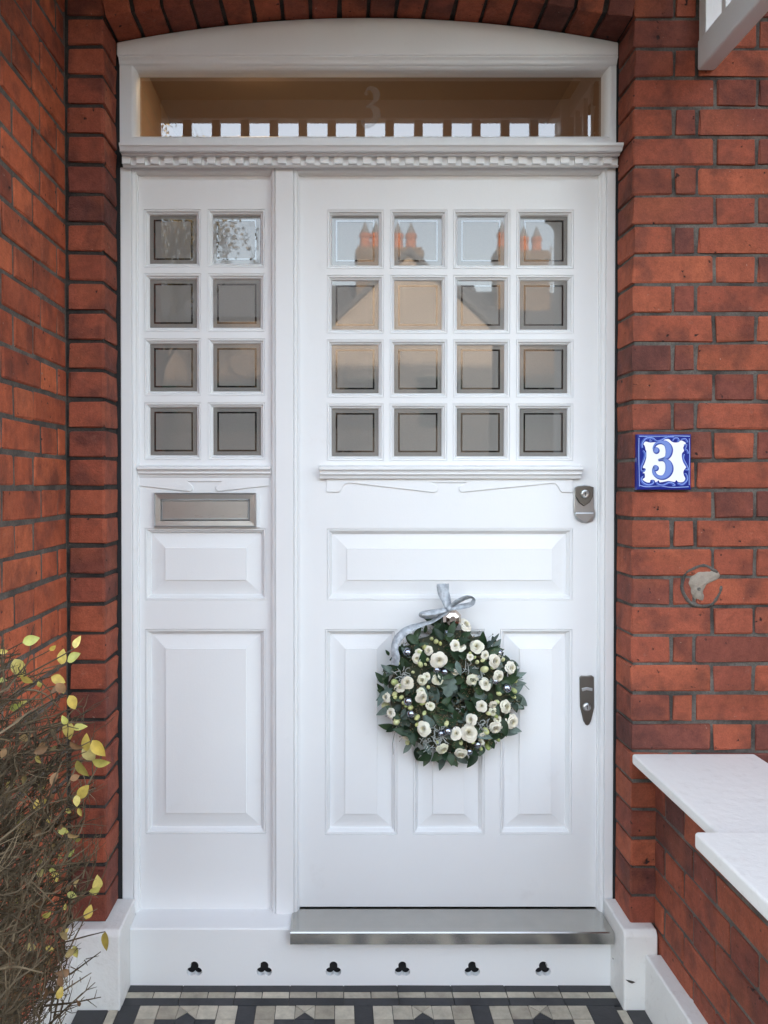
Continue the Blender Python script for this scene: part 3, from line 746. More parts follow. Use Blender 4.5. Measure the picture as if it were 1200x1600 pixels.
# ------------------------------------------------------------------ stainless threshold
ty = .028; tz = ZSILL+.0025
th = MB()
tx0, tx1 = pX(453, ty), pX(957, ty)
prof = [(ty, tz-.034), (ty, tz-.003), (ty+.003, tz), (YL+.022, tz+.0015), (YL+.022, tz-.0015), (ty+.003, tz-.003), (ty+.003, tz-.034)]
th.profile_x(max(tx0, DX0-.036), .7785, prof[::-1])
tag(th.build('threshold', 'steel', at=((tx0+tx1)/2, .09, tz)), 'brushed steel threshold under the white front door', 'threshold')

# ------------------------------------------------------------------ blue and white number tile
mk('blue_dark', (.012,.022,.21), .16); mk('blue_mid', (.065,.11,.44), .16); mk('blue_light', (.27,.38,.72), .16); mk('blue_numeral', (.17,.25,.58), .16); mk('glaze_white', (.82,.83,.84), .12)
ty0 = -.016
def tp(u, v_): return pX(980+u/10, ty0), pZ(670+v_/10, ty0)
tu = .1/F*(ty0-CAMY)
x0, z1 = tp(155, 85); x1, z0 = tp(1000, 955)
nt_ = thing('number_tile', 'blue and white glazed house number tile reading 3 on the brick wall', 'number tile', ((x0+x1)/2, -.008, (z0+z1)/2))
MB().rings(x0, x1, z0, z1, [(0, .001), (0, ty0+.004), (.0015, ty0+.0012), (.005, ty0)]).build('tile_body', 'blue_dark', nt_)
cart = [(280,200),(350,215),(400,212),(480,205),(560,172),(640,160),(690,200),(740,215),(800,208),(835,182),(900,212),(905,240),(870,290),(882,345),(852,385),(850,450),(870,520),(905,580),(915,605),(877,660),(880,720),(905,780),(870,830),(800,832),
        (762,800),(740,830),(650,815),(560,830),(505,835),(490,805),(445,838),(420,800),(365,800),(350,840),(290,830),(240,790),(275,760),(270,700),(242,690),(285,650),(280,620),(242,605),(270,540),(295,450),(295,350),(285,330),(272,270),(252,240)]
mb = MB(); cp = catmull([(a, b, 0) for a, b in cart], 4, True)
mb.prism([tp(p.x, p.y) for p in cp][::-1], ty0-.0006, ty0+.001); mb.build('white_field', 'glaze_white', nt_)
def brush(name, mat, lines, y):
    mb = MB()
    for ln in lines: stroke(mb, [(*tp(a, b), w_*tu) for a, b, w_ in ln], y, 6)
    return mb.build(name, mat, nt_)
scr = [
 [(190,880,24),(300,905,26),(500,895,16),(700,915,22),(960,905,22)], [(180,140,20),(178,400,24),(186,700,18),(190,900,22)], [(180,115,20),(450,122,14),(700,112,16),(975,118,18)], [(965,150,18),(972,420,20),(965,700,20),(968,880,22)],
 [(230,300,30),(225,230,34),(290,150,40),(390,150,34),(450,190,20),(520,180,30),(620,130,30),(720,130,24)],
 [(380,190,16),(345,195,18),(350,165,16)], [(700,190,20),(730,150,24),(780,150,26),(800,190,22),(770,195,14)], [(830,170,20),(900,160,28),(935,215,26)],
 [(240,340,20),(275,400,34),(250,500,30),(215,590,24),(215,650,20),(260,665,18),(265,640,14)], [(240,740,18),(215,790,30),(250,850,36),(330,880,36),(400,850,30),(400,815,20),(375,820,14)],
 [(450,830,20),(480,870,30),(560,880,30),(660,840,34),(740,880,26),(700,890,16)], [(780,850,26),(860,870,34),(930,800,32),(920,720,24),(890,700,18)],
 [(880,400,30),(870,470,30),(920,570,26),(945,640,26),(900,640,18)], [(880,260,20),(920,250,22),(900,320,24),(930,340,24),(945,390,30)]]
brush('scrollwork', 'blue_light', [[(a, b, w_*.52) for a, b, w_ in l] for l in scr[:4]], ty0-.0004)
brush('scrollwork', 'blue_mid', [[(a, b, w_*1.15) for a, b, w_ in l] for l in scr[4:]], ty0-.0009)
brush('scrollwork', 'blue_light', [[(a+7, b-5, w_*.28) for a, b, w_ in l] for l in scr[4:]], ty0-.0013)
d3 = [[(425,320,40),(405,300,22),(440,235,30),(520,208,44),(600,232,80),(645,310,104),(635,400,84),(590,455,44),(480,482,14)],
      [(478,490,14),(560,480,40),(630,530,90),(652,620,112),(625,700,96),(560,755,62),(480,750,50),(420,700,46),(405,630,36),(425,605,30)]]
def numeral(name, mat, dx, dy, grow, y, s):
    mb = MB()
    for l in d3: stroke(mb, [(*tp(a+dx, b+dy), (w_*s+grow)*tu) for a, b, w_ in l], y, 8)
    disc(mb, *tp(445+dx, 335+dy), (46*s+grow/2)*tu, y); disc(mb, *tp(438+dx, 610+dy), (42*s+grow/2)*tu, y)
    return mb.build(name, mat, nt_)
numeral('numeral', 'blue_dark', 8, 8, 10, ty0-.0010, 1.0)
numeral('numeral', 'blue_mid', 0, 0, 6, ty0-.0014, 1.0)
numeral('numeral', 'blue_numeral', -4, -2, -4, ty0-.0018, .90)

# ------------------------------------------------------------------ round scar of an old fitting on the wall
mk('plaster', (.50,.44,.36), .9); m, nt, b = M['plaster'], M['plaster'].node_tree, M['plaster'].node_tree.nodes['Principled BSDF']; v = coords(nt, False)
nt.links.new(mix(nt, noise(nt, v, 60, 4), (.18,.14,.11), (.38,.33,.27)), b.inputs['Base Color']); bump(nt, b, noise(nt, v, 120, 4), .003, .8)
pcx, pcz = pX(1097, 0), pZ(915, 0); k0_ = 2.11/F
patch = thing('wall_scar', 'round scar of dark mortar and pale filler on the brick wall', 'filler patch', (pcx, 0, pcz))
ringp = []; rr_ = []
for i in range(37):
    a = rad(20 + 320*i/36 + 20); w_ = 1 + .10*mnoise.noise(Vector((math.cos(a)*1.5, math.sin(a)*1.5, 3)))
    ringp.append((pcx + 31*k0_*w_*math.cos(a), -.0005 + .0030, pcz + 31*k0_*w_*math.sin(a))); rr_.append(.0058*(1 + .4*mnoise.noise(Vector((i*.7, 0, 0)))))
MB().tube(ringp, rr_, 5).build('mortar_ring', 'mortar', patch, smooth=True)
bl = [(1079,910),(1083,901),(1092,895),(1104,891),(1116,889),(1124,893),(1123,902),(1117,910),(1108,914),(1101,920),(1102,928),(1103,935),(1096,941),(1088,938),(1081,930),(1078,920)]
bp = catmull([(a + R(-3.2,3.2), b_ + R(-3.2,3.2), 0) for a, b_ in bl], 4, True)
mb = MB(); cpt = mb.v(pX(1093, 0), -.0042, pZ(915, 0)); o1 = [mb.v(pX(p.x, 0), .004, pZ(p.y, 0)) for p in bp]
o2 = [mb.v(pX(1093+(p.x-1093)*.86, 0), -.0032 + R(-.0008,.0008), pZ(915+(p.y-915)*.86, 0)) for p in bp]
for i in range(len(bp)):
    j = (i+1) % len(bp); mb.f(o1[j], o1[i], o2[i], o2[j]); mb.f(o2[j], o2[i], cpt)
mb.build('filler', 'plaster', patch, smooth=True)
MB().lathe_y(pX(1092, 0), pZ(920, 0), [(.002, -.0040), (.0038, -.0052), (.0050, -.0050), (.0058, -.001)], 10).build('plug', 'aged_metal', patch)

# ------------------------------------------------------------------ wreath
WX, WZ = pX(706, .10), pZ(1083, .10)
wr = thing('wreath', 'round wreath of cream roses, dark leaves and silver baubles on the door', 'wreath', (WX, YL, WZ))
def wpt(u, v_): return pX(550+u/4, .10), pZ(880+v_/4, .10)
ws = .25/F*(.10-CAMY)
MAJ, MIN = .112, .080
def wy(x, z, lift=0):
    q = math.hypot(x-WX, z-WZ) - MAJ
    return YL - .016 - .80*math.sqrt(max(0, MIN*MIN - q*q)) - lift
mb = MB(); n, k = 48, 10; rings_ = []
for i in range(n):
    a = 2*math.pi*i/n; row = []
    for j in range(k):
        t = 2*math.pi*j/k; nn = .82 + .22*mnoise.noise(Vector((math.cos(a)*9, math.sin(a)*9, j*1.1)))
        q = MAJ + MIN*nn*math.cos(t); row.append(mb.v(WX+q*math.cos(a), YL-.030 - MIN*.55*nn*math.sin(t), WZ+q*math.sin(a)))
    rings_.append(row)
for i in range(n):
    A_, B_ = rings_[i], rings_[(i+1)%n]
    for j in range(k): mb.f(A_[j], B_[j], B_[(j+1)%k], A_[(j+1)%k])
mb.build('moss_ring', 'moss', wr, smooth=True)
def rose_mesh(seed, r=1.0):
    rn = random.Random(seed); mb = MB()
    for layer, (np_, rin, rout, z0, z1, wdt, cup) in enumerate([(5,.12,1.0,.05,.56,.70,.24),(5,.12,.84,.12,.76,.72,.16),(5,.10,.66,.20,.90,.72,.08),(4,.08,.48,.26,.98,.80,.04),(4,.05,.31,.30,1.0,.85,.0),(3,.03,.16,.30,.92,.95,.0)]):
        ph = rn.uniform(0, 6.28)
        for p in range(np_):
            a0 = ph + 2*math.pi*p/np_ + rn.uniform(-.12,.12); g = []; sc_ = rn.uniform(.88,1.06); dz = rn.uniform(-.05,.05)
            for vi in range(5):
                t = vi/4; row = []
                for ui in range(6):
                    u = ui/2.5 - 1
                    prof_ = math.sin(math.pi*min(.98, .18+.62*t)) if t < 1 else .80
                    q = (rin + (rout-rin)*(t**.75)*(1 - .16*u*u*t))*sc_
                    ang = a0 + u*wdt*(1.25 if layer > 1 else 1.0)*(.75+.35*prof_)
                    z = z0 + (z1-z0)*math.sin(t*math.pi*.56) + cup*(u*u)*t*.6 - (.16*max(0, t-.72)*3.2 if layer < 3 else .05*max(0,t-.7)) + dz + rn.uniform(-.012,.012)
                    row.append(mb.v(q*math.cos(ang), q*math.sin(ang), z))
                g.append(row)
            for vi in range(4):
                for ui in range(5): mb.f(g[vi][ui], g[vi][ui+1], g[vi+1][ui+1], g[vi+1][ui])
    mb.vs = [(x*r, y*r, z*r) for x, y, z in mb.vs]
    m = mb.mesh('rose', smooth=True); m.materials.append(M['petal']); return m
RM = [rose_mesh(i, .0235) for i in range(5)]
def face(nrm, spin, scale, loc):                      # local +Z to nrm
    q = Vector(nrm).normalized().to_track_quat('Z', 'Y').to_matrix().to_4x4()
    return Matrix.Translation(loc) @ q @ Matrix.Rotation(spin, 4, 'Z') @ Matrix.Diagonal((scale, scale, scale, 1))
def out_n(x, z, k_=.9, j=.25):
    d = Vector((x-WX, 0, z-WZ)); q = d.length; d = d.normalized() if q > 1e-6 else Vector((0,0,1))
    return Vector((0,-1,0)) + d*((q-MAJ)/MIN*k_) + Vector((R(-j,j), 0, R(-j,j)))
for u, v_, r in [(530,580,52),(630,505,45),(770,515,45),(865,595,48),(890,680,42),(975,650,48),(740,705,42),(810,740,38),(435,705,38),(530,710,40),(345,730,40),(420,808,45),(480,875,36),(225,835,35),(255,930,32),(450,1010,45),(800,875,40),(862,850,32),
                 (930,873,48),(742,957,45),(880,990,48),(980,978,48),(645,1045,45),(715,1040,52),(550,1120,45),(672,1148,48),(705,405,42),(725,572,22),(340,1060,30)]:
    x, z = wpt(u, v_); inst('rose', random.choice(RM), wr, face(out_n(x, z, .6, .55), R(0,6), r*ws/.0235*R(.86,1.14), (x, wy(x, z, .006), z)))
for i in range(16):
    a = R(0, 6.283); q = MAJ + MIN*R(-.55,.85); x, z = WX+q*math.cos(a), WZ+q*math.sin(a)
    inst('rose', random.choice(RM), wr, face(out_n(x, z, .9, .8), R(0,6), R(.45,.72), (x, wy(x, z, .002), z)))
def ball_mesh(name, mat, r, zs=1.0):
    bm = bmesh.new(); bmesh.ops.create_uvsphere(bm, u_segments=16, v_segments=10, radius=r)
    for v in bm.verts: v.co.z *= zs
    m = bpy.data.meshes.new(name); bm.to_mesh(m); bm.free(); m.materials.append(M[mat])
    for p in m.polygons: p.use_smooth = True
    return m
BA = ball_mesh('bauble', 'bauble', .0125)
for u, v_, r in [(345,550,30),(520,645,24),(570,660,24),(345,838,30),(362,915,27),(588,1022,28),(545,1035,20),(955,762,30),(915,555,27),(727,1160,22),(775,1110,24),(590,430,18),(880,715,22)]:
    x, z = wpt(u, v_); inst('bauble', BA, wr, Matrix.Translation((x, wy(x, z, .010), z)) @ Matrix.Diagonal((r*ws/.0125,)*3 + (1,)))
BU = ball_mesh('bud', 'bud', .006, 1.55)
for u, v_, r in [(420,615,20),(450,515,18),(420,545,20),(520,480,18),(495,465,14),(815,645,26),(770,600,15),(1010,725,26),(1005,790,22),(215,905,28),(280,980,26),(265,735,26),(265,805,18),(305,820,16),(360,880,18),(400,940,18),(400,985,14),(445,915,15),(825,1025,24),
                 (840,915,16),(855,1145,24),(925,1115,20),(360,1135,22),(820,1195,20),(805,590,14),(430,855,16),(905,795,16),(465,585,14),(300,750,14),(545,490,14)] + [(624+4*(MAJ+MIN*q_)/ (4*ws)*math.cos(a_), 812+4*(MAJ+MIN*q_)/(4*ws)*math.sin(a_), R(10,18)) for q_, a_ in [(R(-.5,.95), R(0,6.283)) for _ in range(30)]]:
    x, z = wpt(u, v_); d = Vector((x-WX, 0, z-WZ)).normalized()
    inst('bud', BU, wr, face(Vector((0,-.8,0)) + d*R(.3,.9) + Vector((R(-.4,.4),0,R(-.4,.4))), R(0,6), r*ws/.0075, (x, wy(x, z, .006), z)))
def leaf_mesh(name, mat, L, W, bend, fold, lobes=0, n=7):
    mb = MB(); rows = []
    for i in range(n+1):
        t = i/n; hw = W*(math.sin(math.pi*t**.8)**.85 if 0 < t < 1 else 0)
        if lobes: hw *= .72 + .42*abs(math.sin(t*math.pi*lobes))
        zc_ = -bend*t*t*L
        rows.append((mb.v(t*L, -hw, zc_+fold*hw), mb.v(t*L, 0, zc_), mb.v(t*L, hw, zc_+fold*hw)))
    for a, b_ in zip(rows, rows[1:]): mb.f(a[0], b_[0], b_[1], a[1]); mb.f(a[1], b_[1], b_[2], a[2])
    m = mb.mesh(name, smooth=True); m.materials.append(M[mat]); return m
LD = [leaf_mesh('leaf', 'leaf_dark', .050, .0125, R(-.2,.5), R(.15,.5)) for _ in range(4)] + [leaf_mesh('leaf', 'leaf_dark', .034, .011, .3, .3)]
LG = [leaf_mesh('leaf', 'leaf_grey', .055, .011, R(0,.5), R(.1,.4)) for _ in range(3)]
LB = [leaf_mesh('leaf', 'leaf_grey', .070, .024, .15, .2, 3, 12), leaf_mesh('leaf', 'leaf_grey', .060, .020, .25, .2, 3, 12)]
def leafat(parent, mesh, loc, d, nrm, s=1):
    d = Vector(d).normalized(); n_ = Vector(nrm); y_ = n_.cross(d); y_.normalize(); n_ = d.cross(y_)
    mw = Matrix((( d.x, y_.x, n_.x, loc[0]), (d.y, y_.y, n_.y, loc[1]), (d.z, y_.z, n_.z, loc[2]), (0,0,0,1))) @ Matrix.Diagonal((s,s,s,1))
    return inst('leaf', mesh, parent, mw)
for i in range(236):
    a = R(0, 2*math.pi); q = MAJ + MIN*(R(-1.05,1.0) if i < 170 else R(.3,.95))
    x, z = WX+q*math.cos(a), WZ+q*math.sin(a); rad_ = Vector((math.cos(a), 0, math.sin(a))); tan = Vector((-math.sin(a), 0, math.cos(a)))
    d = rad_*(R(-1.0,.3) if q < MAJ else R(-.1,.9)) + tan*R(-1.2,1.2) + Vector((0,R(-.75,.15),0))
    leafat(wr, random.choice(LD if R(0,1) < .82 else LG), (x, wy(x, z, R(-.012,.004)), z), d, Vector((R(-.5,.5), -1, R(-.3,.6))), R(.5,1.05) if q > MAJ else R(.7,1.1))
def named_leaf(mesh, u, v_, u2, v2, s, lift=.004, dy=-.1):
    x, z = wpt(u, v_); x2, z2 = wpt(u2, v2)
    leafat(wr, mesh, (x, wy(x, z, lift), z), (x2-x, dy*.05, z2-z), (R(-.3,.3), -1, R(0,.5)), s)
for a in [(LB[0],610,690,585,860,.95,.006),(LB[1],640,730,720,860,.95,.004),(LB[0],560,760,500,880,.8,-.004),(LB[1],600,800,520,900,.8,0),(LG[0],640,590,680,720,.8,.01),(LB[1],760,800,840,830,.7,.002),
          (LG[1],640,1200,790,1290,1.0,-.01),(LG[2],590,1180,680,1330,.95,-.012),(LG[0],1000,620,1110,690,.62,.004),(LG[1],640,880,700,970,.62,.008),(LD[0],1000,830,1080,830,.55,.0),(LD[1],560,470,500,370,.85,.012),
          (LD[2],600,440,650,330,.85,.014),(LD[0],540,400,580,330,.7,.012),(LD[3],850,560,930,510,.75,.006),(LD[1],390,500,410,430,.6,.01),(LD[2],200,700,300,620,.7,-.006),(LD[0],240,600,210,540,.4,-.012),
          (LD[3],420,1170,410,1250,.8,-.01),(LD[1],860,1090,905,1180,.7,-.004),(LG[2],480,780,530,900,.7,.0),(LD[3],280,1030,220,1070,.7,-.01),(LG[0],860,1010,930,950,.6,.006),(LG[1],420,1030,470,1075,.5,.008)]: named_leaf(*a)
for i in range(34):
    a = R(0, 2*math.pi); q = MAJ + MIN*R(.55,.95); x, z = WX+q*math.cos(a), WZ+q*math.sin(a)
    leafat(wr, random.choice(LG + LD[:4]), (x, wy(x, z, -.014), z), Vector((math.cos(a)*R(.3,1)-math.sin(a)*R(-.8,.8), R(-.3,.1), math.sin(a)*R(.3,1)+math.cos(a)*R(-.8,.8))), Vector((R(-.7,.7), -1, R(-.7,.7))), R(.6,1.1))
# fine filler: moss sprigs and seed heads, then wiry silver twigs
mb = MB()
for i in range(900):
    a = R(0, 6.283); q = MAJ + MIN*R(-.95,1.0); x, z = WX+q*math.cos(a), WZ+q*math.sin(a); p = Vector((x, wy(x, z, -.010), z))
    d = (Vector((math.cos(a)*(q-MAJ)/MIN, -.8, math.sin(a)*(q-MAJ)/MIN)) + Vector((R(-.8,.8), R(-.3,.3), R(-.8,.8)))).normalized()
    l = R(.010,.026); p2 = p + d*l; mb.tube([p, p2], [.0005,.0004], 3, False)
    r = R(.0012,.0024); c_ = [p2 + Vector(o)*r for o in ((1,0,0),(-1,0,0),(0,1,0),(0,-1,0),(0,0,1),(0,0,-1))]; ix = [mb.v(*c) for c in c_]
    for t in ((0,2,4),(2,1,4),(1,3,4),(3,0,4),(2,0,5),(1,2,5),(3,1,5),(0,3,5)): mb.f(*[ix[e_] for e_ in t])
stuff(mb.build('seed_heads', 'seed', wr))
mb = MB()
for u, v_, nn_, sp in [(520,1050,34,.020),(480,1100,20,.018),(310,690,22,.015),(790,690,20,.015),(800,1000,16,.014),(720,640,10,.012),(690,900,8,.01)]:
    cx, cz = wpt(u, v_)
    for i in range(nn_):
        x, z = cx+R(-sp,sp), cz+R(-sp,sp); p = Vector((x, wy(x, z, .002), z)); pts = [p]; d = Vector((R(-1,1), R(-.9,0), R(-1,1))).normalized()
        for s in range(4): d = (d + Vector((R(-.9,.9), R(-.5,.3), R(-.9,.9)))).normalized(); pts.append(pts[-1] + d*R(.004,.008))
        mb.tube(pts, [.0010]*5, 4, False)
stuff(mb.build('silver_sprigs', 'silver_twig', wr))
# thin stalks hanging out
mb = MB()
for l in ([(270,1080),(258,1140),(262,1210)], [(1070,750),(1100,780),(1122,802)], [(1040,745),(1085,737)]):
    mb.tube([Vector((wpt(a, b_)[0], YL-.030, wpt(a, b_)[1])) for a, b_ in l], [.0009]*len(l), 4)
mb.build('stalks', 'leaf_grey', wr)
# ribbon: knot, loops and tails
def ribbon(pts, widths, tilt, name='ribbon'):
    q = catmull([(*wpt(a, b_), c) for a, b_, c in pts], 6); mb = MB(); L = []
    W_ = catmull([(w_, t, 0) for w_, t in zip(widths, tilt)], 6)
    for i, p in enumerate(q):
        d = q[min(i+1,len(q)-1)] - q[max(i-1,0)]; d = Vector((d.x, d.z if False else 0, d.y)); d = d.normalized() if d.length > 1e-9 else Vector((1,0,0))
        pl = Vector((-d.z, 0, d.x)); t = W_[i].y; sdv = pl*math.cos(t) + Vector((0,-1,0))*math.sin(t); hw = W_[i].x*ws/2
        c0 = Vector((p.x, p.z, p.y)); cr = .0012*math.sin(i*1.3)
        L.append([mb.v(*(c0 + sdv*hw*e_ + Vector((0, cr*(1 if e_ else -1), 0)))) for e_ in (-1, 0, 1)])
    for a, b_ in zip(L, L[1:]): mb.f(a[0], b_[0], b_[1], a[1]); mb.f(a[1], b_[1], b_[2], a[2])
    return mb.build(name, 'ribbon', wr, smooth=True, solid=.0006)
yk = YL-.062
ribbon([(600,275,yk),(588,230,yk+.004),(572,180,yk+.012),(570,130,yk+.018)], [45,62,72,80], [.1,.3,-.2,.2])
ribbon([(605,275,yk),(650,235,yk-.008),(710,205,yk-.014),(752,215,yk-.010),(745,248,yk-.002),(700,265,yk+.004),(640,272,yk+.002),(608,280,yk)], [30,46,50,48,44,40,34,28], [.5,.7,.9,1.3,1.1,.8,.6,.4])
ribbon([(605,280,yk),(545,292,yk-.006),(480,300,yk-.014),(432,302,yk-.012),(428,325,yk-.002),(480,335,yk+.006),(540,322,yk+.004),(600,285,yk)], [28,36,44,44,42,38,30,26], [.5,.7,.9,1.4,1.1,.8,.5,.4])
ribbon([(605,285,yk),(560,320,yk+.002),(500,362,yk+.006),(420,385,yk+.006),(340,415,yk-.004),(285,460,yk-.012),(262,520,yk-.016),(270,570,yk-.018),(262,625,yk-.014)], [30,32,34,40,50,52,46,52,48], [.3,.9,1.1,.9,.5,.35,.2,.3,.2])
MB().lathe_y(*wpt(606,280), [(.002, yk-.010), (.006, yk-.009), (.008, yk-.004), (.006, yk+.003), (.002, yk+.005)], 12).build('knot', 'ribbon', wr, smooth=True)

# ------------------------------------------------------------------ bare hedge with a few yellow leaves
hg = thing('hedge', 'bare twiggy brown hedge with a few yellow leaves at the lower left', 'hedge', (-.75, -1.02, 0))
mb = MB(); rh = random.Random(5)
def hx(z): return -.415 + .030*math.sin(z*9) - .09*max(0, z-1.05)/.15 - .05*max(0,.62-z)
def grow(p, d, l, r, depth):
    n = 4; pts = [p]; 
    for i in range(n):
        d = (d + Vector((rh.uniform(-.35,.35), rh.uniform(-.35,.35), rh.uniform(-.25,.35)))).normalized(); pts.append(pts[-1] + d*l/n)
    if pts[-1].z > 1.235: return
    lim = hx(pts[-1].z) + (.075 if rh.random() < .16 else .0)
    if pts[-1].x > lim: return
    mb.tube(pts, [r*(1-.6*i/n) for i in range(n+1)], 3, False)
    if depth:
        for _ in range(rh.choice((2,3,3))):
            k = rh.randint(1, n); dd = (d*.7 + Vector((rh.uniform(-.5,1.0), rh.uniform(-.9,.9), rh.uniform(-.35,.8)))).normalized()
            grow(pts[k], dd, l*rh.uniform(.5,.8), r*.62, depth-1)
stems = MB()
for i in range(34):
    x = rh.uniform(-1.05,-.50); y = rh.uniform(-1.18,-.86); pts = [Vector((x, y, -.03))]; d = Vector((0,0,1))
    for s in range(9):
        d = (d + Vector((rh.uniform(-.25,.25), rh.uniform(-.2,.2), .35))).normalized(); q = pts[-1] + d*.125
        if q.z > 1.17: break
        q.x = min(q.x, hx(q.z)-.03); q.y = min(max(q.y, -1.22), -.84); pts.append(q)
    stems.tube(pts, [.0065*(1-.75*k/len(pts)) for k in range(len(pts))], 5)
stuff(stems.build('stems', 'twig', hg, smooth=True))
for i in range(1700):
    vis = i < 1250
    x = rh.uniform(-.62,-.40) if vis else rh.uniform(-1.08,-.62); y = rh.uniform(-1.18,-.84); z = rh.uniform(.35,1.16) if vis else rh.uniform(.05,1.15)
    d = Vector((rh.uniform(-.1,1.0), rh.uniform(-.7,.7), rh.uniform(-.1,.85))).normalized()
    grow(Vector((min(x, hx(z)-.015), y, z)), d, rh.uniform(.045,.105), rh.uniform(.0013,.0024), 2)
stuff(mb.build('twigs', 'twig', hg))
mat_var('leaf_dead', [(0, (.16,.08,.035)), (.6, (.28,.15,.07)), (1, (.22,.18,.06))], .7)
LY = [leaf_mesh('leaf', 'leaf_yellow', .026, .0082, b_, f_) for b_, f_ in ((.2,.3),(.5,.2),(-.2,.5),(.1,.15))]
sticks = MB()
LDd = [leaf_mesh('leaf', 'leaf_dead', .022, .007, b_, f_) for b_, f_ in ((.7,.6),(-.5,.7),(.3,.4))]
for i in range(55):
    Y_ = R(-1.02,-.88); u, v_ = R(0,118), R(1060,1590); x, z = pX(u, Y_), pZ(v_, Y_)
    leafat(hg, random.choice(LDd), (x, Y_, z), (R(-1,1), R(-.6,.6), R(-1,.4)), (R(-.8,.8), -1, R(-.6,.8)), R(.6,1.1))
for u, v_, l, ang in [(48,1000,26,15),(28,1045,34,-60),(40,1062,22,-30),(4,1018,14,0),(3,1063,14,0),(96,1026,26,80),(118,1003,20,80),(116,1028,26,25),(90,1062,24,-25),(112,1098,26,-70),(99,1125,16,110),(105,1142,28,-80),(122,1135,20,20),
                      (38,1152,22,15),(133,1160,28,95),(152,1170,32,-50),(138,1178,32,-60),(156,1192,28,-10),(126,1202,32,-60),(62,1226,30,40),(128,1237,26,50),(118,1252,18,-80),(34,1277,34,70),(30,1293,22,60),(124,1268,14,-70),(97,1298,18,-10),(80,1355,20,5),(84,1370,18,-70),
                      (150,1380,26,80),(146,1392,20,30),(136,1425,22,70),(162,1472,28,-85),(116,1487,18,-60),(90,1553,18,70),(4,1590,18,80),(22,1105,20,20),(60,1185,18,-40),(15,1225,22,70),(70,1430,16,30),(45,1480,18,-20)] + [(R(5,125), R(1010,1560), R(9,17), R(-90,90)) for _ in range(26)]:
    Y_ = R(-.98,-.86); x, z = pX(u, Y_), pZ(v_, Y_); s = l/F*(Y_-CAMY)/.026
    d = Vector((math.cos(rad(ang)), R(-.35,.35), math.sin(rad(ang)))); base = Vector((x, Y_, z)) - d*.013*s
    leafat(hg, random.choice(LY), base, d, (R(-.7,.7), -1, R(-.6,.8)), s*1.0)
    st = [base + Vector((-R(.05,.10), R(-.02,.02), -R(.01,.06))), base + Vector((-R(.02,.03), R(-.01,.01), -R(.0,.015))), base]
    sticks.tube(st, [.0014,.0011,.0007], 4)
for u, v_ in [(155,1487),(152,1395),(146,1535),(155,1558),(140,1520),(150,1420),(140,1340),(150,1345),(130,1090),(141,1130)]:
    Y_ = R(-.96,-.87); e_ = Vector((pX(u, Y_), Y_, pZ(v_, Y_))); p = e_ + Vector((-R(.08,.13), R(-.02,.02), -R(.0,.07))); mid = (p+e_)/2 + Vector((0,0,R(-.015,.01)))
    sticks.tube([p, mid, e_], [.0019,.0014,.0006], 4)
    for _ in range(4):
        t = R(.3,.95); b0 = p.lerp(e_, t); sticks.tube([b0, b0 + Vector((R(.0,.02), R(-.01,.01), R(-.01,.025)))], [.0010,.0005], 3)
sticks.build('sprays', 'twig', hg)

# ------------------------------------------------------------------ across the street (seen only in the glass)
m, nt, b = mk('render_tan', rough=.9); v = coords(nt, False)
nt.links.new(ramp(nt, noise(nt, v, 2, 4), [(.3, (.38,.30,.23)), (.7, (.47,.38,.30))]), b.inputs['Base Color'])
mk('clay_pot', (.40,.15,.085), .8); mk('lead', (.20,.20,.21), .6); mk('window_dark', (.02,.022,.025), .05); mk('door_green', (.03,.07,.045), .4)
m, nt, b = mk('stock_brick', rough=.9); v = coords(nt, False)
sw = node(nt, 'ShaderNodeSeparateXYZ', {0: v}); cb = node(nt, 'ShaderNodeCombineXYZ', {0: node(nt, 'ShaderNodeMath', {0: sw.outputs[0], 1: sw.outputs[1]}, operation='ADD').outputs[0], 1: sw.outputs[2]})
bt = node(nt, 'ShaderNodeTexBrick', {'Vector': cb.outputs[0], 'Color1': (.25,.165,.105,1), 'Color2': (.17,.115,.08,1), 'Mortar': (.14,.12,.10,1), 'Scale': 1.0, 'Mortar Size': .011, 'Brick Width': .2275, 'Row Height': .0801})
nt.links.new(bt.outputs['Color'], b.inputs['Base Color'])
def chimney(root, x0, x1, y0, y1, z0, z1, pots, zp):
    c = MB().box(x0, x1, y0, y1, z0, z1-.28).box(x0-.05, x1+.05, y0-.05, y1+.05, z1-.2799, z1-.10).box(x0, x1, y0, y1, z1-.0999, z1).build('chimney', 'stock_brick', root)
    for x in pots:
        mb = MB(); ym = (y0+y1)/2; n = 12
        def ring(r, z): return [mb.v(x+r*math.cos(6.2832*k/n), ym+r*math.sin(6.2832*k/n), z) for k in range(n)]
        rs = [ring(.17, z1), ring(.14, zp-.12), ring(.17, zp-.10), ring(.17, zp)]
        for a, b_ in zip(rs, rs[1:]):
            for k in range(n): mb.f(a[k], a[(k+1)%n], b_[(k+1)%n], b_[k])
        mb.f(*rs[-1]); mb.build('chimney_pot', 'clay_pot', c)
        mb = MB(); r0 = [mb.v(x+.15*math.cos(6.2832*k/n), ym+.15*math.sin(6.2832*k/n), zp+.001) for k in range(n)]; t = mb.v(x, ym, zp+.38)
        for k in range(n): mb.f(r0[k], r0[(k+1)%n], t)
        mb.build('cowl', 'lead', c)
def window(root, x0, x1, z0, z1, y):
    f = MB().holed(x0, x1, z0, z1, [(x0+.08, (x0+x1)/2-.03, z0+.08, z1-.08), ((x0+x1)/2+.03, x1-.08, z0+.08, z1-.08)], 0, .1)
    f.vs = [(x, y-.02+t, z) for x, t, z in f.vs]; o = f.build('window', 'door_green', root)
    MB().box(x0+.03, x1-.03, y-.005, y+.02, z0+.03, z1-.03).build('pane', 'window_dark', o)
